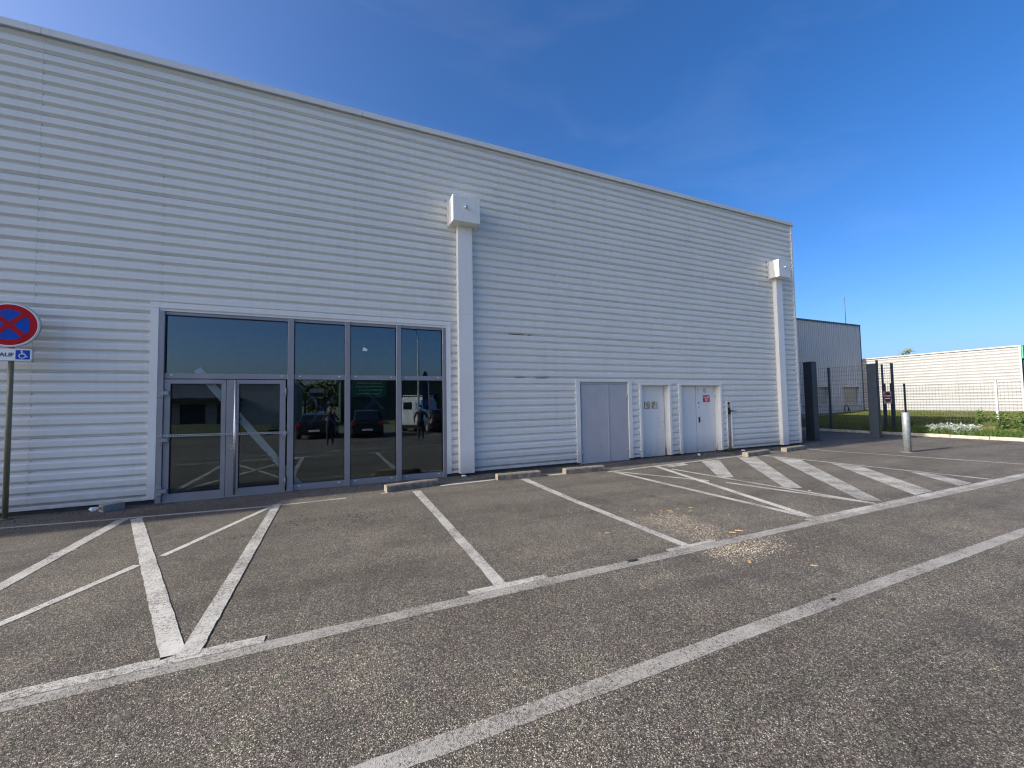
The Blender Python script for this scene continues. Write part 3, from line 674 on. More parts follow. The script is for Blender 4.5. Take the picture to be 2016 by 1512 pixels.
# ------------------------------------------------------------------ road sign on the left
sg = thing('no_stopping_sign', 'round red and blue no stopping sign with disabled plate on khaki pole', 'sign', (-4.385, -0.20, 0))
MB().tube([(0, 0, 0), (0.0, 0, 2.75)], 0.031, 18).build('pole', 'polepaint', sg)
m = MB(); m.tube([(0, 0, 0), (0, 0, 0.02)], 0.055, 14); m.build('pole_foot', 'concrete', sg)
DZ = 2.87
disc = MB().tube([(0, -0.036, DZ), (0, -0.072, DZ)], 0.335, 56).build('disc', 'signgrey', sg)
def ring(r_in, r_out, y, th, mat, a0=0, a1=2*math.pi, seg=56):
    m = MB()
    for k in range(seg):
        t0, t1 = a0+(a1-a0)*k/seg, a0+(a1-a0)*(k+1)/seg
        pts = [(r_in*math.cos(t0), DZ+r_in*math.sin(t0)), (r_out*math.cos(t0), DZ+r_out*math.sin(t0)), (r_out*math.cos(t1), DZ+r_out*math.sin(t1)), (r_in*math.cos(t1), DZ+r_in*math.sin(t1))]
        m.quad(*[(x, y, z) for x, z in pts])
    return m.build(th, mat, disc)
ring(0, 0.318, -0.0735, 'white_rim', 'signwhite'); ring(0, 0.305, -0.0745, 'red_ring', 'red'); ring(0, 0.225, -0.0755, 'blue_field', 'blue')
for s_ in (1, -1):
    c45 = 0.70710678; L_, W_ = 0.24, 0.031
    pts = [(-L_, -W_), (L_, -W_), (L_, W_), (-L_, W_)]
    q = [(c45*(x-s_*z), DZ+c45*(s_*x+z)) for x, z in pts]
    MB().prism(q, -0.0772-0.0004*s_, -0.0768-0.0004*s_).build('red_bar', 'red', disc)
def rrect(x0, x1, z0, z1, r_, seg=6):
    out = []
    for (cx_, cz_, a) in ((x1-r_, z0+r_, -90), (x1-r_, z1-r_, 0), (x0+r_, z1-r_, 90), (x0+r_, z0+r_, 180)):
        for k in range(seg+1): th = R(a+90*k/seg); out.append((cx_+r_*math.cos(th), cz_+r_*math.sin(th)))
    return out
plt = MB().prism(rrect(-0.255, 0.255, 2.335, 2.520, 0.03), -0.058, -0.034).build('plate', 'signgrey', sg)
MB().prism(rrect(-0.247, 0.247, 2.343, 2.512, 0.025), -0.0605, -0.0585).build('plate_face', 'signwhite', plt)
text_obj('SAUF', 0.082, 'ink', plt, (0.056, -0.0625, 2.424), sx=1.0, align='RIGHT')
MB().prism([(0.075, 2.358), (0.228, 2.358), (0.228, 2.498), (0.075, 2.498)], -0.0625, -0.0608).build('pictogram_field', 'blue', plt)
m = MB(); X, Z = 0.150, 2.430
def seg2(a, b, wd):
    a = Vector((a[0], 0, a[1])); b = Vector((b[0], 0, b[1])); d = (b-a).normalized(); nn = Vector((-d.z, 0, d.x))*wd/2
    pts = [a-nn, b-nn, b+nn, a+nn]; m.poly([(X+q.x, -0.0636, Z+q.z) for q in pts])
m.poly([(X-0.010+0.011*math.cos(2*math.pi*k/12), -0.0636, Z+0.052+0.011*math.sin(2*math.pi*k/12)) for k in range(12)])
seg2((-0.009, 0.040), (-0.006, 0.004), 0.013); seg2((-0.006, 0.008), (0.026, 0.006), 0.011); seg2((0.024, 0.008), (0.042, -0.036), 0.011); seg2((0.040, -0.034), (0.056, -0.030), 0.009); seg2((-0.006, 0.026), (0.020, 0.024), 0.007)
for k in range(14):
    t0, t1 = R(105+k*17), R(105+(k+1)*17); seg2((-0.004+0.034*math.cos(t0), -0.018+0.034*math.sin(t0)), (-0.004+0.034*math.cos(t1), -0.018+0.034*math.sin(t1)), 0.010)
m.build('wheelchair_symbol', 'signwhite', plt)
for z in (2.43, 2.80): m = MB(); m.box(-0.05, 0.05, -0.0335, 0.036, z-0.02, z+0.02, 0.003); m.build('clamp', 'signgrey', sg)

# ------------------------------------------------------------------ wheel stops and small things by the wall
stops = [((0.91, -1.0), (1.90, -0.80), 'concrete wheel stop in front of the glazing, nearest the glass doors'), ((3.113, -0.92), (4.09, -0.95), 'concrete wheel stop just right of the big downpipe'),
         ((4.693, -1.0), (5.69, -1.03), 'concrete wheel stop in front of the grey double door'), ((10.42, -1.12), (11.50, -1.0), 'concrete wheel stop at the striped hatching below the pipe recess'),
         ((12.32, -0.97), (13.40, -0.86), 'concrete wheel stop nearest the warehouse corner')]
for (a, b, lab) in stops:
    a = Vector((*a, 0)); b = Vector((*b, 0)); d = b-a; Ln = d.length
    m = MB(); nseg = 9; prof = [(-0.085, 0.0), (0.085, 0.0), (0.082, 0.095), (0.066, 0.118), (-0.066, 0.120), (-0.083, 0.098)]
    rng = random.Random(int(a.x*100)); sec = []
    for k in range(nseg+1):
        sec.append([(Ln*k/nseg, -0.085+y-0.0+rng.uniform(-.003, .003)+0.17, z+(rng.uniform(-.003, .003) if z > 0 else 0)) for y, z in prof])
    i0 = len(m.v)
    for s_ in sec: m.v += s_
    npf = len(prof)
    for k in range(nseg):
        for j in range(npf):
            m.f.append((i0+k*npf+j, i0+k*npf+(j+1) % npf, i0+(k+1)*npf+(j+1) % npf, i0+(k+1)*npf+j)[::-1]); m.sm.append(False)
    m.f.append(tuple(i0+j for j in range(npf))); m.f.append(tuple(i0+nseg*npf+j for j in reversed(range(npf)))); m.sm += [False, False]
    o = m.build('wheel_stop', 'concrete'); o.location = (a.x, a.y, 0.001); o.rotation_euler = (0, 0, math.atan2(d.y, d.x)); tag(o, lab, 'wheel stop', 'concrete wheel stops along the facade')
hb = thing('hollow_block', 'grey hollow concrete block lying at the wall left of the entrance', 'concrete block', (-3.19, -0.20, 0.0), rz=R(38))
m = MB()
Lb, Db, Hb = 0.26, 0.17, 0.105
m.box(-Lb/2, Lb/2, -Db/2, Db/2, 0, 0.024); m.box(-Lb/2, Lb/2, -Db/2, Db/2, Hb-0.024, Hb)
for y in (-Db/2, -0.012, Db/2-0.024): m.box(-Lb/2, Lb/2, y, y+0.024, 0.0245, Hb-0.0245)
m.build('shell', 'block', hb); MB().box(0.02, 0.03, -Db/2+.025, Db/2-.025, 0.025, Hb-.025).build('core_web', 'block', hb)
def lump(r_, seed, n=7, flat=0.6):
    rng = random.Random(seed); m = MB(); rows_ = 4; vs = []
    for i in range(1, rows_):
        th = math.pi*i/rows_
        for j in range(n):
            ph = 2*math.pi*j/n; q = r_*rng.uniform(.75, 1.2); vs.append((q*math.sin(th)*math.cos(ph), q*math.sin(th)*math.sin(ph), flat*q*math.cos(th)))
    m.v = vs+[(0, 0, flat*r_), (0, 0, -flat*r_)]; t_ = len(vs)
    for i in range(rows_-2):
        for j in range(n): m.f.append((i*n+j, (i+1)*n+j, (i+1)*n+(j+1) % n, i*n+(j+1) % n)); m.sm.append(False)
    for j in range(n):
        m.f.append((t_, j, (j+1) % n)); m.sm.append(False); b_ = (rows_-2)*n; m.f.append((t_+1, b_+(j+1) % n, b_+j)); m.sm.append(False)
    return m
o = lump(0.055, 5).build('white_rubble', 'litter'); o.location = (-3.42, -0.16, 0.03); o.scale = (1.3, .8, 1); tag(o, 'lump of white rubble beside the hollow block', 'rubble')
o = lump(0.05, 9).build('crumpled_paper', 'litter'); o.location = (9.55, -0.25, 0.03); tag(o, 'crumpled white paper on the ground before the white double door', 'litter')
o = lump(0.07, 12, flat=.4).build('crumpled_bag', 'litter'); o.location = (11.45, -0.22, 0.025); tag(o, 'flat white bag lying by the pipe recess', 'litter')
o = lump(0.06, 14, flat=.35).build('white_stone', 'litter'); o.location = (2.62, -0.16, 0.02); tag(o, 'flat white stone under the big downpipe', 'stone')
# tread sheet of dirt and moss lumps along the wall foot
m = MB(); rng = random.Random(21)
for k in range(420):
    x = rng.uniform(-5, 14.5); y = -abs(rng.gauss(0, 0.16))-0.02; s_ = rng.uniform(0.004, 0.014)
    if -2.7 < x < 2.3 and y > -0.08: continue
    b_ = len(m.v); m.v += [(x+s_, y, 0), (x-s_*.5, y+s_, 0), (x-s_*.5, y-s_, 0), (x, y, s_*1.1)]; m.f += [(b_, b_+1, b_+3), (b_+1, b_+2, b_+3), (b_+2, b_, b_+3)]; m.sm += [False]*3
o = struct(m.build('wall_foot_dirt', 'plinth'), 'stuff'); o['label'] = 'dark crumbs of dirt along the foot of the facade'

# loose stones, chips and grit on the asphalt
def crumbs(name, mat, pts, lab):
    m = MB(); rng = random.Random(len(pts))
    for (x, y, s_) in pts:
        a = rng.uniform(0, 6.28); c_, sn = math.cos(a), math.sin(a); L_, W_, H_ = s_*rng.uniform(.8, 1.6), s_*rng.uniform(.5, .9), s_*rng.uniform(.35, .7)
        b_ = len(m.v)
        for (u, v) in ((1, 0.2), (-0.1, 1), (-1, -0.1), (0.1, -1)): m.v.append((x+c_*u*L_-sn*v*W_, y+sn*u*L_+c_*v*W_, 0.001))
        m.v.append((x, y, H_)); m.f += [(b_+k, b_+(k+1) % 4, b_+4) for k in range(4)]; m.sm += [False]*4
    o = struct(m.build(name, mat), 'stuff'); o['label'] = lab; return o
rng = random.Random(31); pts = []
for k in range(1500):
    t_ = rng.random(); x = 3.95+0.15*math.sin(t_*5)+rng.gauss(0, 0.20)+0.12*(1-t_); y = -4.35-1.45*t_+rng.gauss(0, 0.12); pts.append((x, y, rng.uniform(0.003, 0.008)))
for k in range(1100): pts.append((4.12+rng.gauss(0, .30), -5.68+rng.gauss(0, .13), rng.uniform(0.003, 0.008)))
for k in range(300): pts.append((4.0+rng.gauss(0, .22), -4.45+rng.gauss(0, .10), rng.uniform(0.003, 0.008)))
crumbs('pale_chippings', 'grit', pts, 'pale crushed chippings scattered around the parking line')
pts = [(0.15+rng.gauss(0, .5), -2.55+rng.gauss(0, .25), rng.uniform(.006, .016)) for k in range(230)]+[(rng.uniform(-4, 12), rng.uniform(-7.5, -1), rng.uniform(.003, .010)) for k in range(500)]
crumbs('loose_dark_stones', 'tar', pts, 'loose dark stones broken out of the asphalt')
pts = [(rng.uniform(-4, 13), rng.uniform(-8, -0.9), rng.uniform(.003, .007)) for k in range(700)]
crumbs('loose_pale_grit', 'grit', pts, 'fine pale grit lying all over the asphalt')
chips = [(4.35, -4.16, .035), (4.45, -4.22, .055), (4.42, -4.28, .05), (4.62, -4.20, .04), (4.85, -4.23, .05), (4.70, -4.36, .045), (4.10, -4.25, .035), (4.05, -3.95, .04), (3.82, -3.92, .03), (4.35, -5.30, .06), (4.48, -5.29, .075), (4.02, -5.14, .04), (3.75, -5.95, .05), (3.05, -4.62, .05), (2.95, -4.60, .03), (4.2, -6.28, .05), (4.75, -6.0, .03), (5.0, -4.75, .035), (5.1, -4.4, .03), (6.6, -5.4, .04), (7.5, -4.35, .07)]
cm = None
for k, (x, y, s_) in enumerate(chips):
    if cm is None:
        m = MB(); m.slab([(-1, -.28), (-.2, -.42), (.9, -.3), (1.1, .1), (.5, .4), (-.8, .32)], 0, 0.22); o = m.build('wood_chip', 'chip'); cm = o
    else: o = cm.copy(); C.objects.link(o)
    o.location = (x, y, 0.013 if y > -5.6 and y < -5.2 else 0.0008); o.rotation_euler = (0, 0, random.uniform(-.9, .9)); o.scale = (s_*.62, s_*.62, s_*.35)
    tag(o, 'small tan wood chip lying on the asphalt near the pale chippings', 'wood chip', 'wood chips on the asphalt')
o = tag(MB().slab([(-.06, -.015), (.0, -.022), (.06, -.012), (.055, .015), (-.02, .02), (-.07, .01)], 0, 0.003).build('tar_patch', 'tar'), 'dark oval tar patch on the long white line', 'tar patch'); o.location = (2.74, -5.44, 0.0105)
o = tag(MB().slab([(-.03, -.010), (.01, -.014), (.035, -.0), (.015, .014), (-.025, .01)], 0, 0.003).build('tar_patch', 'tar'), 'small dark mark on the nearest white line at right', 'tar patch'); o.location = (3.62, -6.745, 0.0052)

# ------------------------------------------------------------------ bollard
bl = thing('bollard', 'galvanised steel tube bollard with long shadow, right of the hatching', 'bollard', (15.02, -2.65, 0))
MB().tube([(0, 0, 0), (0, 0, 1.118), (0, 0, 1.13)], [0.088, 0.088, 0.082], 28).build('tube', 'galv', bl)
m = MB(); m.slab([(0.19*math.cos(2*math.pi*k/18)*(1+.15*math.sin(k*2.3)), 0.17*math.sin(2*math.pi*k/18)*(1+.12*math.cos(k*1.7))) for k in range(18)], 0.0, 0.008); m.build('concrete_footing', 'concrete', bl)

# ------------------------------------------------------------------ kerb, lawn
def lawn_z(x): return 0.11+max(0, min(1, (x-21.38)/11.6))*0.57
ks = struct(MB().box(21.24, 21.36, -9.4, 8.0, -0.05, 0.02).build('kerb', 'kerb')); y = -9.4; k = 0
while y < 8:
    rng = random.Random(k); Ls = 0.985
    m = MB(); m.box(21.20+rng.uniform(-.008, .008), 21.365, y, y+Ls, 0.0, 0.118+rng.uniform(-.008, .006), 0.014); m.build('kerb_stone', 'kerb', ks); y += 1.0; k += 1
g = MB(); nx, ny = 24, 34; xs = [21.36+i*(60-21.36)/nx if i > 12 else 21.36+i*1.02 for i in range(nx+1)]; ys = [-9.4+i*(40+9.4)/ny for i in range(ny+1)]
for yy in ys:
    for xx in xs: g.v.append((xx, yy, lawn_z(xx)-0.012))
for j in range(ny):
    for i in range(nx): a = j*(nx+1)+i; g.f.append((a, a+1, a+nx+2, a+nx+1)); g.sm.append(True)
struct(g.build('lawn', 'lawn'))
def blades(name, mat, n, fx, hmin, hmax, wd, lab, seed):
    rng = random.Random(seed); m = MB()
    for k in range(n):
        x, y = fx(rng); h = rng.uniform(hmin, hmax); a = rng.uniform(0, 6.28); z = lawn_z(x)-0.012; lx, ly = rng.gauss(0, .4)*h, rng.gauss(0, .4)*h
        dx, dy = math.cos(a)*wd, math.sin(a)*wd; b_ = len(m.v)
        m.v += [(x-dx, y-dy, z), (x+dx, y+dy, z), (x+lx, y+ly, z+h)]; m.f.append((b_, b_+1, b_+2)); m.sm.append(False)
    o = struct(m.build(name, mat), 'stuff'); o['label'] = lab; return o
blades('grass', 'grass', 90000, lambda r_: (21.45+11.5*r_.random()**1.15, r_.uniform(-9, 6.7)), 0.035, 0.09, 0.008, 'short sunlit lawn grass beyond the kerb', 41)
blades('verge_grass', 'leaf', 26000, lambda r_: (21.38+abs(r_.gauss(0, .75)), r_.uniform(-9, 1.5)), 0.08, 0.30, 0.012, 'rough green verge weeds along the kerb', 42)
blades('dry_verge_grass', 'drygrass', 9000, lambda r_: (22.0+abs(r_.gauss(0, .6)), r_.gauss(-2.4, 1.0)), 0.08, 0.26, 0.010, 'dry straw coloured grass in the verge', 43)

def leafy(name, loc, h, nst, nlf, spread, lf, mat, lab, cat, group, seed, narrow=0.35):
    rng = random.Random(seed); t_ = thing(name, lab, cat, (loc[0], loc[1], lawn_z(loc[0])-0.012 if loc[0] > 21 else 0.0), group); ms = MB(); ml = MB()
    for s_ in range(nst):
        a = rng.uniform(0, 6.28); rr = spread*rng.random()**.6; b0 = Vector((rng.gauss(0, spread*.3), rng.gauss(0, spread*.3), 0)); tip = Vector((rr*math.cos(a), rr*math.sin(a), h*rng.uniform(.55, 1.0)))
        mid = (b0+tip)/2+Vector((0, 0, h*.12)); ms.tube([b0, mid, tip], [.008, .006, .003], 5)
        for k in range(nlf):
            u = rng.uniform(.15, 1.0); q = (1-u)**2*b0+2*u*(1-u)*mid+u*u*tip; d = Vector((rng.gauss(0, 1), rng.gauss(0, 1), rng.uniform(-.2, .9))).normalized(); w_ = d.orthogonal().normalized()
            w_ = (Matrix.Rotation(rng.uniform(0, 6.28), 3, d) @ w_); l_ = lf*rng.uniform(.6, 1.25); m_ = q+d*l_*.5; 
            ml.poly([q, m_+w_*l_*narrow*.5, q+d*l_, m_-w_*l_*narrow*.5])
    ms.build('stem', 'leaf' if mat != 'silver' else 'silver', t_); ml.build('foliage', mat, t_); return t_
for k, (y, lab) in enumerate(((-0.95, 'silver leaved plant at the kerb, nearest the bollard'), (-1.25, 'silver leaved plant second from the bollard'), (-1.55, 'silver leaved plant in the middle of the silver clump'), (-1.85, 'silver leaved plant at the far right end of the silver clump'))):
    leafy('silver_plant', (21.58+.07*(k % 2), y), 0.40, 26, 18, 0.30, 0.11, 'silver', lab, 'plant', 'silver leaved plants by the kerb', 60+k, .3)
for k, (x, y, h, sp_, lab) in enumerate(((22.1, -2.45, .85, .32, 'tall leafy green weed in front of the light fence post'), (22.3, -2.90, .85, .50, 'bushy green weed right of the light fence post'), (21.9, -3.45, .70, .55, 'broad green weed at the right edge of the picture'),
      (22.6, -1.75, .95, .14, 'thin upright weed left of the light fence post'), (21.42, -0.55, .14, .22, 'low green weed growing over the kerb near the bollard'), (21.44, -1.05, .13, .2, 'low green weed on the kerb below the silver plants'), (22.6, 0.35, .45, .3, 'dark weed in the shade behind the bollard'))):
    leafy('weed_plant', (x, y), h, 16 if sp_ > .2 else 5, 26, sp_, .10, 'leaf', lab, 'plant', 'weeds along the verge', 80+k, .5)
leafy('weed_plant', (11.0, -0.10), .10, 9, 16, .12, .05, 'leaf', 'low moss green weed at the wall below the pipe recess', 'plant', 'weeds along the verge', 95, .5)
o = lump(0.05, 77, flat=.5).build('white_stone', 'litter'); o.location = (21.8, -0.42, lawn_z(21.8)+.03); o.scale = (1, 1.6, 1); tag(o, 'white stone in the verge between bollard and silver plants', 'stone')

# ------------------------------------------------------------------ gate and fences
def box_thing(name, loc, sx, sy_, h, mat, lab, cat, group, cap=True):
    t_ = thing(name, lab, cat, loc, group); MB().box(0, sx, 0, sy_, 0, h, 0.006).build('column', mat, t_)
    if cap: MB().box(-.008, sx+.008, -.008, sy_+.008, h+.0005, h+.02).build('cap', mat, t_)
    MB().box(-.05, sx+.05, -.05, sy_+.05, 0.0, .018).build('base_plate', mat, t_); return t_
box_thing('gate_column', (16.29, 0.49, 0), 0.30, 0.30, 2.92, 'postdark', 'thick dark gate column standing next to the warehouse corner', 'gate post', 'dark gate columns')
gp = box_thing('gate_column', (19.30, -0.10, 0), 0.07, 0.30, 2.86, 'postdark2', 'blue grey gate column left of the stop sign', 'gate post', 'dark gate columns')
MB().box(0.075, 0.13, -0.03, 0.03, 0, 3.02).build('guide_post', 'postdark', gp)
def wire_panel(parent, p0, p1, z0a, z0b, h, vs=0.10, hz=0.20, r_=0.005):
    p0, p1 = Vector((*p0, 0)), Vector((*p1, 0)); Ln = (p1-p0).length; m = MB()
    nn = max(1, round(Ln/vs))
    for k in range(nn+1):
        q = p0+(p1-p0)*k/nn; z = z0a+(z0b-z0a)*k/nn; m.tube([(q.x, q.y, z), (q.x, q.y, z+h)], r_*.55, 4, False, False)
    nh_ = round(h/hz)
    for k in range(nh_+1):
        z = h*k/nh_; m.tube([(p0.x, p0.y, z0a+z), (p1.x, p1.y, z0b+z)], r_, 4, False, False)
    return m.build('wire_mesh', 'wire', parent)
def fpost(parent, x, y, z0, h, mat, s_=0.05):
    o = MB().box(x-s_/2, x+s_/2, y-s_/2, y+s_/2, z0, z0+h, 0.004).build('post', mat, parent); return o
f1 = thing('tall_fence', 'tall dark wire mesh fence with dark posts behind the gate columns', 'fence', (0, 0, 0))
XF = 21.5
for y in (5.6, 2.70, 0.33): fpost(f1, XF, y, 0.05, 2.95, 'postdark', 0.075)
fpost(f1, XF, 0.66, 0.05, 2.92, 'postdark', 0.06); fpost(f1, XF, 0.595, 0.05, 2.1, 'postdark', 0.05); fpost(f1, XF, 0.40, 0.05, 2.1, 'postdark', 0.05)
for a, b in ((5.6, 2.70), (2.70, 0.66), (0.66, 0.33)): wire_panel(f1, (XF, a), (XF, b), 0.18, 0.18, 2.80, 0.09, 0.2, 0.006)
f2 = thing('corner_fence', 'narrow wire mesh fence between warehouse corner and gate column', 'fence', (0, 0, 0))
wire_panel(f2, (14.75, 0.70), (16.27, 0.66), 0.05, 0.05, 2.86, 0.09, 0.2, 0.006); fpost(f2, 14.74, 0.74, 0.0, 2.9, 'postdark', 0.05)
f3 = thing('low_fence', 'low galvanised wire mesh fence in front of the white building', 'fence', (0, 0, 0))
XL = 23.0; zl = lawn_z(XL)-.02
for y, mt in ((0.56, 'postdark'), (-2.13, 'postlight'), (-4.8, 'postlight'), (-7.5, 'postlight')): fpost(f3, XL, y, zl, 1.98, mt, 0.06)  # first post is galvanised too; its dark paint stands for the shadow on it
for a, b in ((1.15, 0.56), (0.56, -2.13), (-2.13, -4.8), (-4.8, -7.5)): wire_panel(f3, (XL, a), (XL, b), zl+.03, zl+.03, 1.86, 0.10, 0.2, 0.0062)
ss = thing('stop_sign', 'square white panel with round dark red STOP sign hung on the tall fence', 'sign', (XF-0.06, 0.495, 1.55))
MB().box(-0.004, 0.004, -0.135, 0.135, -0.26, 0.26).build('panel', 'shutter', ss)
m = MB(); m.poly([(-0.0055, -0.13*math.cos(2*math.pi*k/32), 0.215*math.sin(2*math.pi*k/32)+.02) for k in range(32)]); m.build('red_disc', simple('shaded_sign_red', (0.12, 0.018, 0.025), 0.7), ss)  # disc and panel colours darkened to show the sign backlit and in shade
text_obj('STOP', 0.10, 'signwhite', ss, (-0.0075, 0, 0.06), (math.pi/2, 0, -math.pi/2)); MB().box(-0.0085, -0.0065, -0.09, 0.09, -0.055, -0.025).build('underline', 'signwhite', ss)

# ------------------------------------------------------------------ grey building and white building beyond
GY, GX0, GX1, GH, GZ = 6.75, 17.5, 33.0, 6.42, 0.60
gb = thing('grey_building', 'silver grey ribbed metal building with shuttered windows behind the tall fence', 'building', (0, 0, 0))
WINS = [(26.45, 29.1), (30.5, 32.55)]; WZ = (1.10, 2.33)
def vclad(x0, x1, z0, z1):
    m = MB(); per = 0.20; x = x0
    while x < x1-1e-3:
        xe = min(x+per, x1); P = [(x, 0.06), (x+.06, 0.06), (x+.09, 0), (x+.17, 0), (x+per, 0.06)]; P = [(min(a, xe), b) for a, b in P]
        for (a, ya), (b, yb) in zip(P, P[1:]):
            if b-a > 1e-4: m.quad((a, GY+ya, z0), (b, GY+yb, z0), (b, GY+yb, z1), (a, GY+ya, z1))
        x += per
    return m
xs_ = [GX0, 19.5, 21.5, 23.5, 25.45, 26.45, 29.1, 30.5, 32.55, GX1]
for a, b in zip(xs_, xs_[1:]):
    if (a, b) in WINS: vclad(a, b, GZ, WZ[0]).build('cladding_sheet', 'greywall', gb); vclad(a, b, WZ[1], GH).build('cladding_sheet', 'greywall', gb)
    else: vclad(a, b, GZ, GH).build('cladding_sheet', 'greywall', gb)
for a, b in WINS:
    wn = part_empty('window', gb); m = MB()
    m.box(a, a+.06, GY-.02, GY+.25, WZ[0], WZ[1]); m.box(b-.06, b, GY-.02, GY+.25, WZ[0], WZ[1]); m.box(a+.061, b-.061, GY-.02, GY+.25, WZ[1]-.06, WZ[1]); m.box(a-.03, b+.03, GY-.06, GY+.25, WZ[0]-.045, WZ[0]-.001); m.build('frame', 'greywall', wn)
    n_ = 14
    for k in range(n_):
        z0 = WZ[0]+.01+k*(WZ[1]-WZ[0]-.08)/n_; z1 = z0+(WZ[1]-WZ[0]-.08)/n_-.008; MB().box(a+.065, b-.065, GY+.14, GY+.16, z0, z1).build('shutter_slat', 'shutter', wn)
    MB().box(a+.062, b-.062, GY+.165, GY+.175, WZ[0], WZ[1]-.06).build('shutter_back', 'dark', wn)
    MB().box(a+.06+(b-a)*.12, a+.09+(b-a)*.12, GY+.10, GY+.135, WZ[0], WZ[1]-.061).build('guide_rail', 'greywall', wn)
MB().box(GX0, GX1-.005, GY+.28, 24, 0.2, GH-.02).build('hall', 'dark', gb); MB().box(GX0-.03, GX1-.004, GY-.03, 24.1, GH+.001, GH+.09).build('coping', 'postdark2', gb); MB().box(GX0, GX1-.005, GY+.065, GY+.27, 0.3, GZ).build('plinth', 'concrete', gb)
MB().box(GX1-.03, GX1-.002, GY-.015, GY+.03, GZ, GH).build('corner_trim', 'postdark2', gb)
m = MB(); m.tube([(31.95, GY+.3, GH+.09), (31.95, GY+.3, 8.40)], [0.022, 0.014], 8); m.build('antenna_mast', 'postdark2', gb)
WXF, WZ0, WZ1 = 33.0, 0.66, 4.15
wb = thing('white_building', 'low white ribbed metal building in full sun at the right with green fascia', 'building', (0, 0, 0))
yb0, yb1 = -0.22, GY+6
ycol = [yb0+.05, 2.2, 4.6, 7.0, yb1]
zrow = [WZ0+.05+1.032*k for k in range(4)]+[WZ1-.04]
zrow = [z for z in zrow if z < WZ1-.1]+[WZ1-.04]
for i in range(len(ycol)-1):
    for j in range(len(zrow)-1):
        m = MB(); sv = OPEN; OPEN = []; sp0 = PROF; PROF = [(0.060, 0.0), (0.110, 0.0), (0.125, 0.07), (0.130, 0.07)]; pp = prof_points(zrow[j], zrow[j+1]-.004); OPEN = sv; PROF = sp0
        for (za, ya), (zb2, yb2) in zip(pp, pp[1:]): m.quad((WXF+ya, ycol[i+1]-.004, za), (WXF+ya, ycol[i], za), (WXF+yb2, ycol[i], zb2), (WXF+yb2, ycol[i+1]-.004, zb2))
        m.build('cladding_sheet', 'farclad', wb)
MB().box(WXF-.03, WXF+.25, yb0-.02, yb1, WZ1-.038, WZ1+.03).build('coping', 'farclad', wb); MB().box(WXF+.09, 60, yb0+.10, yb1, 0.2, WZ1-.06).build('hall', 'dark', wb)
MB().box(WXF-.015, WXF+.06, yb0-.01, yb0+.06, WZ0, WZ1-.04).build('corner_trim', 'farclad', wb); MB().box(WXF+.072, WXF+.088, yb0+.07, yb1, WZ0-.2, WZ0+.06).build('plinth', 'kerb', wb)
MB().box(WXF+.061, 48, yb0-.06, yb0+.095, 3.48, WZ1+.02).build('green_fascia', 'green', wb)
for k in range(5):
    x = WXF+.3+k*1.9; MB().box(x, x+1.8, yb0+.02, yb0+.03, 0.75, 3.4).build('shop_window', 'farglass', wb); MB().box(x+1.8, x+1.9, yb0-.01, yb0+.06, 0.7, 3.47).build('window_post', 'alu', wb)
# looped hose by the grey building
m = MB(); P = [(math.cos(t_)*.22, 0, .30+math.sin(t_)*.24) for t_ in [i*.45 for i in range(16)]]+[(.36, -.05, .02)]
o = m.tube(P, 0.028, 7).build('black_hose', 'black'); o.location = (30.0, GY-.45, lawn_z(30.0)); tag(o, 'black looped hose standing on the lawn below the grey building', 'hose')
# tree behind the white building
def tree(name, loc, h, crown_r, nl, lf, mat, lab, seed, group=None, base=0.45):
    rng = random.Random(seed); t_ = thing(name, lab, 'tree', loc, group); ms = MB(); ml = MB()
    ms.tube([(0, 0, 0), (0.05*h*.1, 0, h*.5), (0, .03*h*.1, h*.92)], [h*.03, h*.02, h*.006], 8); tips = []
    for k in range(16):
        z = h*rng.uniform(base, .92); a = rng.uniform(0, 6.28); rr = crown_r*rng.uniform(.5, 1)*(1.15-z/h*.6); tip = Vector((rr*math.cos(a), rr*math.sin(a), min(h, z+rr*rng.uniform(.3, .8))))
        ms.tube([(0, 0, z), Vector((0, 0, z)).lerp(tip, .5)+Vector((0, 0, -.05*rr)), tip], [h*.010, h*.006, h*.002], 5); tips += [tip, Vector((0, 0, z)).lerp(tip, .65), tip+Vector((rng.gauss(0, .2), rng.gauss(0, .2), rng.gauss(0, .15)))*crown_r*.5]
    for k in range(nl):
        c_ = rng.choice(tips); q = c_+Vector((rng.gauss(0, 1), rng.gauss(0, 1), rng.gauss(0, .8)))*crown_r*.17; d = Vector((rng.gauss(0, 1), rng.gauss(0, 1), rng.gauss(0, .6))).normalized(); w_ = d.orthogonal().normalized(); l_ = lf*rng.uniform(.6, 1.3)
        ml.poly([q, q+d*l_*.5+w_*l_*.3, q+d*l_, q+d*l_*.5-w_*l_*.3])
    ms.build('trunk', 'bark', t_); ml.build('crown', mat, t_); return t_
tree('birch_tree', (62, 16.3, 0), 7.3, 1.3, 2600, 0.20, 'treeleaf', 'thin leafy tree top rising behind the white building', 5)

# ------------------------------------------------------------------ the far side of the car park (seen mirrored in the glazing)
tree_spots = [(-8.5, -52, 4.6), (-5.8, -50, 4.2), (-3.4, -53, 4.8), (-0.9, -51, 4.4), (1.4, -54, 4.7), (-11.5, -51, 4.5), (-14.8, -53, 5.0)]
tl = ['leftmost', 'second', 'third', 'fourth', 'fifth', 'sixth', 'seventh']
order = sorted(range(7), key=lambda k: tree_spots[k][0])
for rank, k in enumerate(order):
    x, y, h = tree_spots[k]
    tree('hedge_tree', (x, y, -0.02), h, 2.0, 1500, 0.34, 'hedge', 'bushy dark tree across the car park, %s along its row' % tl[rank], 90+k, 'trees across the car park', 0.15)
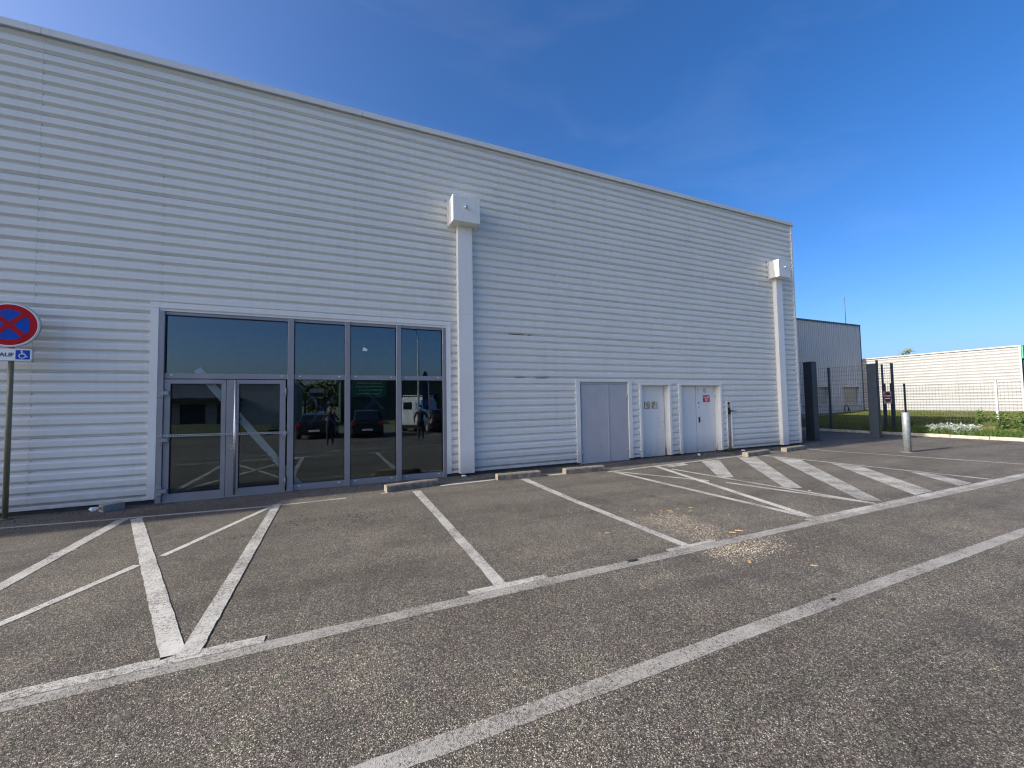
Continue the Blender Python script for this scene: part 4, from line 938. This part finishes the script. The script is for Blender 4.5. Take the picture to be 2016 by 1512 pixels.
# low hall with dark awning far left
lh = thing('low_hall', 'low pale hall with a dark awning band mirrored in the left glass door', 'building', (-8.2, -26, 0))
MB().box(-6.5, 5.6, -8, 0, 0, 3.25).build('wall', simple('pale_hall_wall', (0.33, 0.34, 0.35), 0.7), lh); MB().box(-6.6, 5.7, -8.1, 0.05, 3.2505, 3.45).build('roof', 'signgrey', lh); MB().box(-6.4, 2.2, 0.001, 0.9, 1.95, 2.25).build('awning', 'dark', lh)
for k in range(4): MB().box(-5.6+k*2.1, -4.2+k*2.1, 0.001, 0.03, 0.2, 1.8).build('bay_door', 'postdark', lh)
# dark green shop hall
gh = thing('green_shop_hall', 'big dark green shop hall mirrored in the lower panes of the glazing', 'building', (9.0, -33, 0))
dg = simple('dark_green_sheet', (0.030, 0.060, 0.050), 0.7)
MB().box(-8.3, 12, -14, 0, 0, 4.15).build('wall', dg, gh); MB().box(-8.4, 12.1, -14.1, 0.06, 4.1505, 4.32).build('coping', 'postdark', gh)
sgn = MB().box(-7.3, -4.1, 0.001, 0.12, 2.35, 3.95).build('shop_sign', simple('sign_green', (0.02, 0.13, 0.075), 0.5), gh)
for k, (a, b) in enumerate(((-6.9, -4.5), (-7.0, -4.3), (-6.7, -4.4), (-6.9, -4.8))): MB().box(a, b, 0.1205, 0.135, 3.62-k*0.34, 3.74-k*0.34).build('pale_band', simple('pale_green_band', (0.20, 0.42, 0.30), 0.5), sgn)
for k in range(6): MB().box(-3.2+k*2.4, -1.4+k*2.4, 0.001, 0.05, 0.1, 2.6).build('shop_window', 'farglass', gh)
# billboard
bb = thing('billboard', 'billboard on a single mast mirrored above the hedge trees', 'billboard', (-1.75, -46, 0))
MB().tube([(0, 0, 0), (0, 0, 2.6)], 0.09, 10).build('mast', 'postdark', bb); MB().box(-0.72, 0.72, -0.12, 0.12, 2.55, 3.65).build('board', 'signgrey', bb); MB().box(-0.70, 0.70, 0.1205, 0.13, 2.62, 3.15).build('poster', 'postdark', bb)
# grass bank
g = MB()
for i in range(30):
    x0, x1 = -40+i*1.22, -40+(i+1)*1.22
    g.quad((x0, -17, -.01), (x0, -20, .55+.1*math.sin(i)), (x1, -20, .55+.1*math.sin(i+1)), (x1, -17, -.01)); g.quad((x0, -20, .55+.1*math.sin(i)), (x0, -24, .3), (x1, -24, .3), (x1, -20, .55+.1*math.sin(i+1)))
g.f = [f_[::-1] for f_ in g.f]
struct(g.build('grass_bank', 'lawn'))
# lamp post
lp = thing('lamp_post', 'tall curved street lamp mirrored in the pane nearest the downpipe', 'street lamp', (4.36, -13.8, 0))
P = [(0, 0, 0), (0, 0, 2.2), (0, 0, 4.9), (-0.02, 0, 5.35), (-0.09, 0.0, 5.65), (-0.25, 0, 5.84), (-0.50, 0, 5.88)]
MB().tube(P, [0.075, 0.055, 0.04, 0.035, 0.032, 0.03, 0.028], 12).build('mast', 'postlight', lp)
m = MB(); m.box(-0.95, -0.45, -0.09, 0.09, 5.83, 5.93, 0.03); m.build('lamp_head', 'signgrey', lp)
# feather flag
ff = thing('feather_flag', 'dark blue feather flag mirrored beside the lamp post', 'flag', (4.78, -13.2, 0))
MB().tube([(0, 0, 0), (0, 0, 2.6), (-.05, 0, 3.3), (-.2, 0, 3.45)], 0.015, 8).build('pole', 'postlight', ff)
MB().prism([(-.02, 1.25), (-.32, 1.35), (-.34, 2.7), (-.30, 3.2), (-.18, 3.42), (-.06, 3.28), (-.02, 2.6)][::-1], -.006, .006).build('banner', simple('flag_blue', (0.012, 0.022, 0.07), 0.6), ff)

# vehicles: local +y is the tail (facing the warehouse), built at the origin and then placed
def loft(sections, smooth=False):          # each section: list of (x,y,z) with same count
    m = MB(); n_ = len(sections[0])
    for s_ in sections: m.v += s_
    for k in range(len(sections)-1):
        for j in range(n_):
            m.f.append((k*n_+j, k*n_+(j+1) % n_, (k+1)*n_+(j+1) % n_, (k+1)*n_+j)); m.sm.append(smooth)
    m.f.append(tuple(reversed(range(n_)))); m.f.append(tuple((len(sections)-1)*n_+j for j in range(n_))); m.sm += [False, False]
    return m
def sec(y, hw_b, hw_m, hw_t, z0, zm, z1):
    return [(-hw_b, y, z0), (hw_b, y, z0), (hw_m, y, zm), (hw_m*.99, y, (zm+z1)/2), (hw_t, y, z1-.02), (hw_t-.06, y, z1), (-hw_t+.06, y, z1), (-hw_t, y, z1-.02), (-hw_m*.99, y, (zm+z1)/2), (-hw_m, y, zm)]
glassm = simple('car_glass', (0.012, 0.015, 0.018), 0.05, spec=0.8); lamp_r = simple('tail_lamp_red', (0.40, 0.015, 0.015), 0.25); rubber = M['black']; plate_m = M['signwhite']
def wheels(t_, ys_, hw, r_):
    for y in ys_:
        for s_ in (-1, 1):
            w_ = MB().tube([(s_*(hw-.18), y, r_), (s_*hw, y, r_)], r_, 20).build('wheel', rubber, t_); MB().tube([(s_*(hw-.02), y, r_), (s_*(hw+.006), y, r_)], r_*.62, 14).build('rim', 'signgrey', w_)
def car(name, lab, loc, rz, paint, W=1.62, Ln=4.0, H=1.34, belt=0.82):
    t_ = thing(name, lab, 'car', loc, 'parked cars across the car park', rz); h = W/2; y0, y1 = -Ln, 0.0
    S = [sec(y0, h*.72, h*.80, h*.74, .28, .45, .58), sec(y0+.15, h*.88, h*.94, h*.84, .22, .48, .68), sec(y0+1.0, h*.95, h, h*.90, .18, .5, belt-.03), sec(y1-1.0, h*.95, h, h*.93, .18, .5, belt), sec(y1-.12, h*.92, h*.97, h*.92, .22, .5, belt), sec(y1, h*.80, h*.88, h*.84, .30, .5, belt-.06)]
    b_ = loft(S).build('body', paint, t_)
    def gsec(y, wb_, wt, z1): return [(-wb_, y, belt-.03), (wb_, y, belt-.03), (wt, y, z1-.03), (wt-.08, y, z1), (-wt+.08, y, z1), (-wt, y, z1-.03)]
    loft([gsec(y0+.95, h*.86, h*.80, belt+.02), gsec(y0+1.65, h*.88, h*.74, H-.04), gsec(y0+2.4, h*.89, h*.75, H), gsec(y1-.55, h*.88, h*.72, H-.05), gsec(y1-.10, h*.86, h*.76, belt+.05)]).build('cabin', paint, t_)
    # glazing panels just proud of the cabin
    def pan(pts, nm): MB().poly(pts).build(nm, glassm, t_)
    e = .012
    pan([(-h*.72, y1-.16+e*2, belt+.06), (h*.72, y1-.16+e*2, belt+.06), (h*.60, y1-.50+e*2, H-.09), (-h*.60, y1-.50+e*2, H-.09)][::-1], 'rear_window')
    pan([(-h*.74, y0+1.0-e, belt+.05), (h*.74, y0+1.0-e, belt+.05), (h*.64, y0+1.58-e, H-.08), (-h*.64, y0+1.58-e, H-.08)], 'windscreen')
    for s_ in (-1, 1):
        pan([(s_*(h*.885+e), y0+1.35, belt+.03), (s_*(h*.885+e), y1-.35, belt+.03), (s_*(h*.765+e), y1-.65, H-.10), (s_*(h*.77+e), y0+1.85, H-.10)][::s_], 'side_window')
        MB().box(s_*h*.80-.10, s_*h*.80+.10, y1-.07, y1+.005, belt-.20, belt-.04, .015).build('tail_light', lamp_r, t_)
        MB().box(s_*h*.60-.12, s_*h*.60+.12, y0-.005, y0+.06, .50, .60, .015).build('headlight', 'signwhite', t_)
        MB().box(s_*(h+.02)-.06, s_*(h+.02)+.06, y0+1.45, y0+1.6, belt+.02, belt+.14, .02).build('wing_mirror', paint, t_)
    MB().box(-h*.86, h*.86, y1-.05, y1+.05, .30, .46, .03).build('bumper', paint, t_); MB().box(-.24, .24, y1+.0505, y1+.058, .50-.13, .59-.13).build('number_plate', plate_m, t_)
    wheels(t_, (y0+.78, y1-.72), h, .28); return t_
dk = simple('dark_car_paint', (0.016, 0.018, 0.022), 0.25, spec=0.6); dk2 = simple('dark_blue_car_paint', (0.012, 0.018, 0.030), 0.25, spec=0.6)
car('parked_car', 'dark saloon car mirrored behind the photographer in the pane beside the doors', (-0.78, -12.35, 0), R(4), dk, 1.72, 4.0, 1.22, .78)
car('parked_car', 'dark tall hatchback mirrored in the middle pane of the glazing', (1.52, -11.6, 0), R(2), dk2, 1.55, 3.7, 1.36, .82)
car('parked_car', 'dark car mirrored behind the walking person, right of the van', (5.75, -13.4, 0), R(-6), dk, 1.65, 3.9, 1.28, .80)
# van
vn = thing('panel_van', 'white and blue panel van with roof rack mirrored in the pane nearest the downpipe', 'van', (4.30, -14.9, 0), None, R(24))
vw = simple('van_white', (0.72, 0.74, 0.76), 0.35); h = .82
def vsec(y, wb_, wt, z0, z1): return [(-wb_, y, z0), (wb_, y, z0), (wb_, y, .9), (wt, y, z1-.06), (wt-.08, y, z1), (-wt+.08, y, z1), (-wt, y, z1-.06), (-wb_, y, .9)]
loft([vsec(-4.3, .66, .60, .30, .80), vsec(-3.9, .80, .72, .22, .96), vsec(-3.3, .82, .74, .20, 1.10), vsec(-2.75, .82, .70, .20, 1.92), vsec(-2.4, .82, .72, .20, 2.0), vsec(-.1, .82, .72, .20, 2.0), vsec(0, .79, .70, .26, 1.95)]).build('body', vw, vn)
MB().box(.8215, .828, -2.6, -.2, .95, 1.75).build('side_livery', 'signwhite', vn); MB().box(-.828, -.8215, -2.6, -.2, .55, 1.1).build('side_livery', 'blue', vn)
for s_ in (-1, 1):
    d_ = MB().box(min(s_*.01, s_*.70), max(s_*.01, s_*.70), .001, .02, .42, 1.86, .008).build('rear_door', vw, vn)
    MB().box(min(s_*.10, s_*.60), max(s_*.10, s_*.60), .0205, .026, 1.28, 1.72).build('rear_window' if s_ < 0 else 'advert_panel', glassm if s_ < 0 else simple('advert_blue', (0.15, 0.40, 0.65), .4), d_)
    MB().box(s_*.76-.05, s_*.76+.05, -.02, .015, .75, 1.15, .01).build('tail_light', lamp_r, vn)
MB().box(.42, .69, .0205, .027, .5, 1.84).build('blue_band', simple('van_blue', (0.03, 0.22, 0.55), .4), vn); MB().box(-.78, .78, .0, .09, .26, .40, .02).build('bumper', 'black', vn)
m = MB()
for y in (-2.2, -1.2, -.25): m.tube([(-.70, y, 2.10), (.70, y, 2.10)], .018, 6); m.tube([(-.66, y, 1.97), (-.66, y, 2.10)], .014, 6); m.tube([(.66, y, 1.97), (.66, y, 2.10)], .014, 6)
for x in (-.68, .68): m.tube([(x, -2.3, 2.12), (x, -.15, 2.12)], .018, 6)
m.build('roof_rack', 'postlight', vn)
MB().poly([(-.70, -3.32, 1.14), (.70, -3.32, 1.14), (.62, -2.80, 1.84), (-.62, -2.80, 1.84)]).build('windscreen', glassm, vn); wheels(vn, (-3.5, -.75), .82, .31)

# two people: skinned skeletons
def person(lab, loc, rz, joints, bones, cols, hair, hold=None):
    names = list(joints); me = bpy.data.meshes.new('person'); me.from_pydata([joints[n_][0] for n_ in names], [(names.index(a), names.index(b)) for a, b in bones], []); me.update()
    o = bpy.data.objects.new('person', me); C.objects.link(o); sk = o.modifiers.new('skin', 'SKIN'); sk.use_smooth_shade = True
    for i, n_ in enumerate(names):
        r_ = joints[n_][1]; me.skin_vertices[0].data[i].radius = r_ if isinstance(r_, tuple) else (r_, r_)
    me.skin_vertices[0].data[names.index('pelvis')].use_root = True
    o.modifiers.new('sub', 'SUBSURF').levels = 2; o.modifiers['sub'].render_levels = 2
    bpy.context.view_layer.update(); ev = o.evaluated_get(bpy.context.evaluated_depsgraph_get()); nm = bpy.data.meshes.new_from_object(ev); o.modifiers.clear(); o.data = nm
    nm.materials.clear()
    for c_ in cols: nm.materials.append(c_)        # 0 skin, 1 top, 2 trousers, 3 shoes
    wr = [Vector(joints[k][0]) for k in names if k.startswith('hand') or k.startswith('fing') or k.startswith('thumb')]
    for p_ in nm.polygons:
        c_ = p_.center; p_.use_smooth = True
        if c_.z < .075: p_.material_index = 3
        elif min((c_-q).length for q in wr) < .045: p_.material_index = 0
        elif c_.z > joints['neck'][0][2]+.01: p_.material_index = 0
        elif c_.z < joints['pelvis'][0][2]+.02 and abs(c_.x) < .20: p_.material_index = 2
        else: p_.material_index = 1
    o.location = loc; o.rotation_euler = (0, 0, rz); tag(o, lab, 'person')
    hd = Vector(joints['head'][0]); m = MB(); n_ = 14
    for i in range(7):
        th = math.pi*.60*i/6
        for j in range(n_):
            ph = 2*math.pi*j/n_; back = 1 if math.sin(ph) < .35 else (.72 if i > 3 else 1)
            m.v.append((hd.x+.083*math.sin(th*back)*math.cos(ph), hd.y-.012+.098*math.sin(th*back)*math.sin(ph), hd.z+.025+.100*math.cos(th*back)))
    for i in range(6):
        for j in range(n_): m.f.append((i*n_+j, (i+1)*n_+j, (i+1)*n_+(j+1) % n_, i*n_+(j+1) % n_)); m.sm.append(True)
    m.build('hair', hair, o)
    fz = hd.z; 
    for s_ in (-1, 1):
        MB().tube([(hd.x+s_*.030, hd.y+.078, fz+.012), (hd.x+s_*.030, hd.y+.090, fz+.012)], .011, 8).build('eye', 'ink', o); MB().tube([(hd.x+s_*.078, hd.y-.005, fz-.015), (hd.x+s_*.084, hd.y-.01, fz+.025)], .016, 8).build('ear', cols[0], o)
    MB().tube([(hd.x, hd.y+.080, fz+.008), (hd.x, hd.y+.104, fz-.022)], [.007, .013], 8).build('nose', cols[0], o); MB().box(hd.x-.022, hd.x+.022, hd.y+.074, hd.y+.086, fz-.052, fz-.044, .002).build('mouth', 'redplate', o)
    return o
def skeleton(la, ra, lf=0.0, rf=0.0):      # la/ra: elbow, wrist; faces +y
    J = {'pelvis': ((0, 0, .80), (.135, .095)), 'waist': ((0, 0, .95), (.13, .09)), 'chest': ((0, .0, 1.13), (.155, .10)), 'neck0': ((0, -.005, 1.27), (.10, .07)), 'neck': ((0, 0, 1.325), .046), 'head0': ((0, .015, 1.37), .055), 'head': ((0, .02, 1.44), (.075, .088)), 'crown': ((0, .01, 1.505), (.055, .065))}
    B_ = [('pelvis', 'waist'), ('waist', 'chest'), ('chest', 'neck0'), ('neck0', 'neck'), ('neck', 'head0'), ('head0', 'head'), ('head', 'crown')]
    for nm, s_, (el, wrp) in (('l', -1, la), ('r', 1, ra)):
        el, wrp = Vector(el), Vector(wrp); d = (wrp-el).normalized()
        J['sho'+nm] = ((s_*.165, 0, 1.235), .062); J['elb'+nm] = (tuple(el), .044); J['wri'+nm] = (tuple(wrp), .028); J['hand'+nm] = (tuple(wrp+d*.055), (.034, .018))
        B_ += [('chest', 'sho'+nm), ('sho'+nm, 'elb'+nm), ('elb'+nm, 'wri'+nm), ('wri'+nm, 'hand'+nm)]
        side = d.cross(Vector((0, 1, 0.3))).normalized(); bend = Vector((0, .35, -.1))
        for k, (off, ln) in enumerate(((-.024, .055), (-.008, .066), (.008, .062), (.024, .048))):
            q = wrp+d*.085+side*off; J['fing%s%d' % (nm, k)] = (tuple(q), .0085); q2 = q+(d+bend).normalized()*ln; J['finga%s%d' % (nm, k)] = (tuple(q2), .007); B_ += [('hand'+nm, 'fing%s%d' % (nm, k)), ('fing%s%d' % (nm, k), 'finga%s%d' % (nm, k))]
        q = wrp+d*.04-side*.04; J['thumb'+nm] = (tuple(q), .0095); q2 = q+(d-side*.5).normalized()*.04; J['thumba'+nm] = (tuple(q2), .008); B_ += [('hand'+nm, 'thumb'+nm), ('thumb'+nm, 'thumba'+nm)]
    for nm, s_, fy in (('l', -1, lf), ('r', 1, rf)):
        J['hip'+nm] = ((s_*.085, fy*.1, .74), .085); J['knee'+nm] = ((s_*.09, fy*.55+.02, .42), .058); J['ank'+nm] = ((s_*.09, fy-.02, .075), .040); J['toe'+nm] = ((s_*.10, fy+.13, .035), (.035, .03))
        B_ += [('pelvis', 'hip'+nm), ('hip'+nm, 'knee'+nm), ('knee'+nm, 'ank'+nm), ('ank'+nm, 'toe'+nm)]
    return J, B_
skin = simple('skin', (0.48, 0.30, 0.22), 0.5); jk = simple('dark_jacket', (0.02, 0.022, 0.028), 0.8); tr_ = simple('dark_trousers', (0.018, 0.02, 0.026), 0.85); sh = simple('dark_shoes', (0.015, 0.014, 0.013), 0.6)
J, B_ = skeleton(((-.27, .10, 1.05), (-.16, .27, 1.06)), ((.25, .14, 1.10), (.11, .17, 1.40)), .05, -.05)
person('person in dark jacket standing behind the camera, mirrored in the pane beside the doors', (-0.09, -9.22, 0), R(0), J, B_, [skin, jk, tr_, sh], simple('grey_hair', (0.25, 0.23, 0.21), .8))
o = tag(MB().prism([(-.06, -.085), (.06, -.085), (.06, .085), (-.06, .085)], -.003, .003).build('paper_sheet', 'litter'), 'white paper held by the person behind the camera', 'paper'); o.location = (-0.21, -8.86, 1.09); o.rotation_euler = (R(-25), 0, R(5))
J, B_ = skeleton(((-.25, .02, 1.02), (-.26, .10, .82)), ((.29, .0, 1.03), (.40, .12, .86)), .16, -.14)
person('person in dark pullover with sunglasses mirrored in the pane nearest the downpipe', (3.58, -9.35, 0), R(12), J, B_, [skin, simple('dark_pullover', (0.028, 0.026, 0.026), .85), tr_, sh], simple('dark_hair', (0.03, 0.022, 0.018), .8))
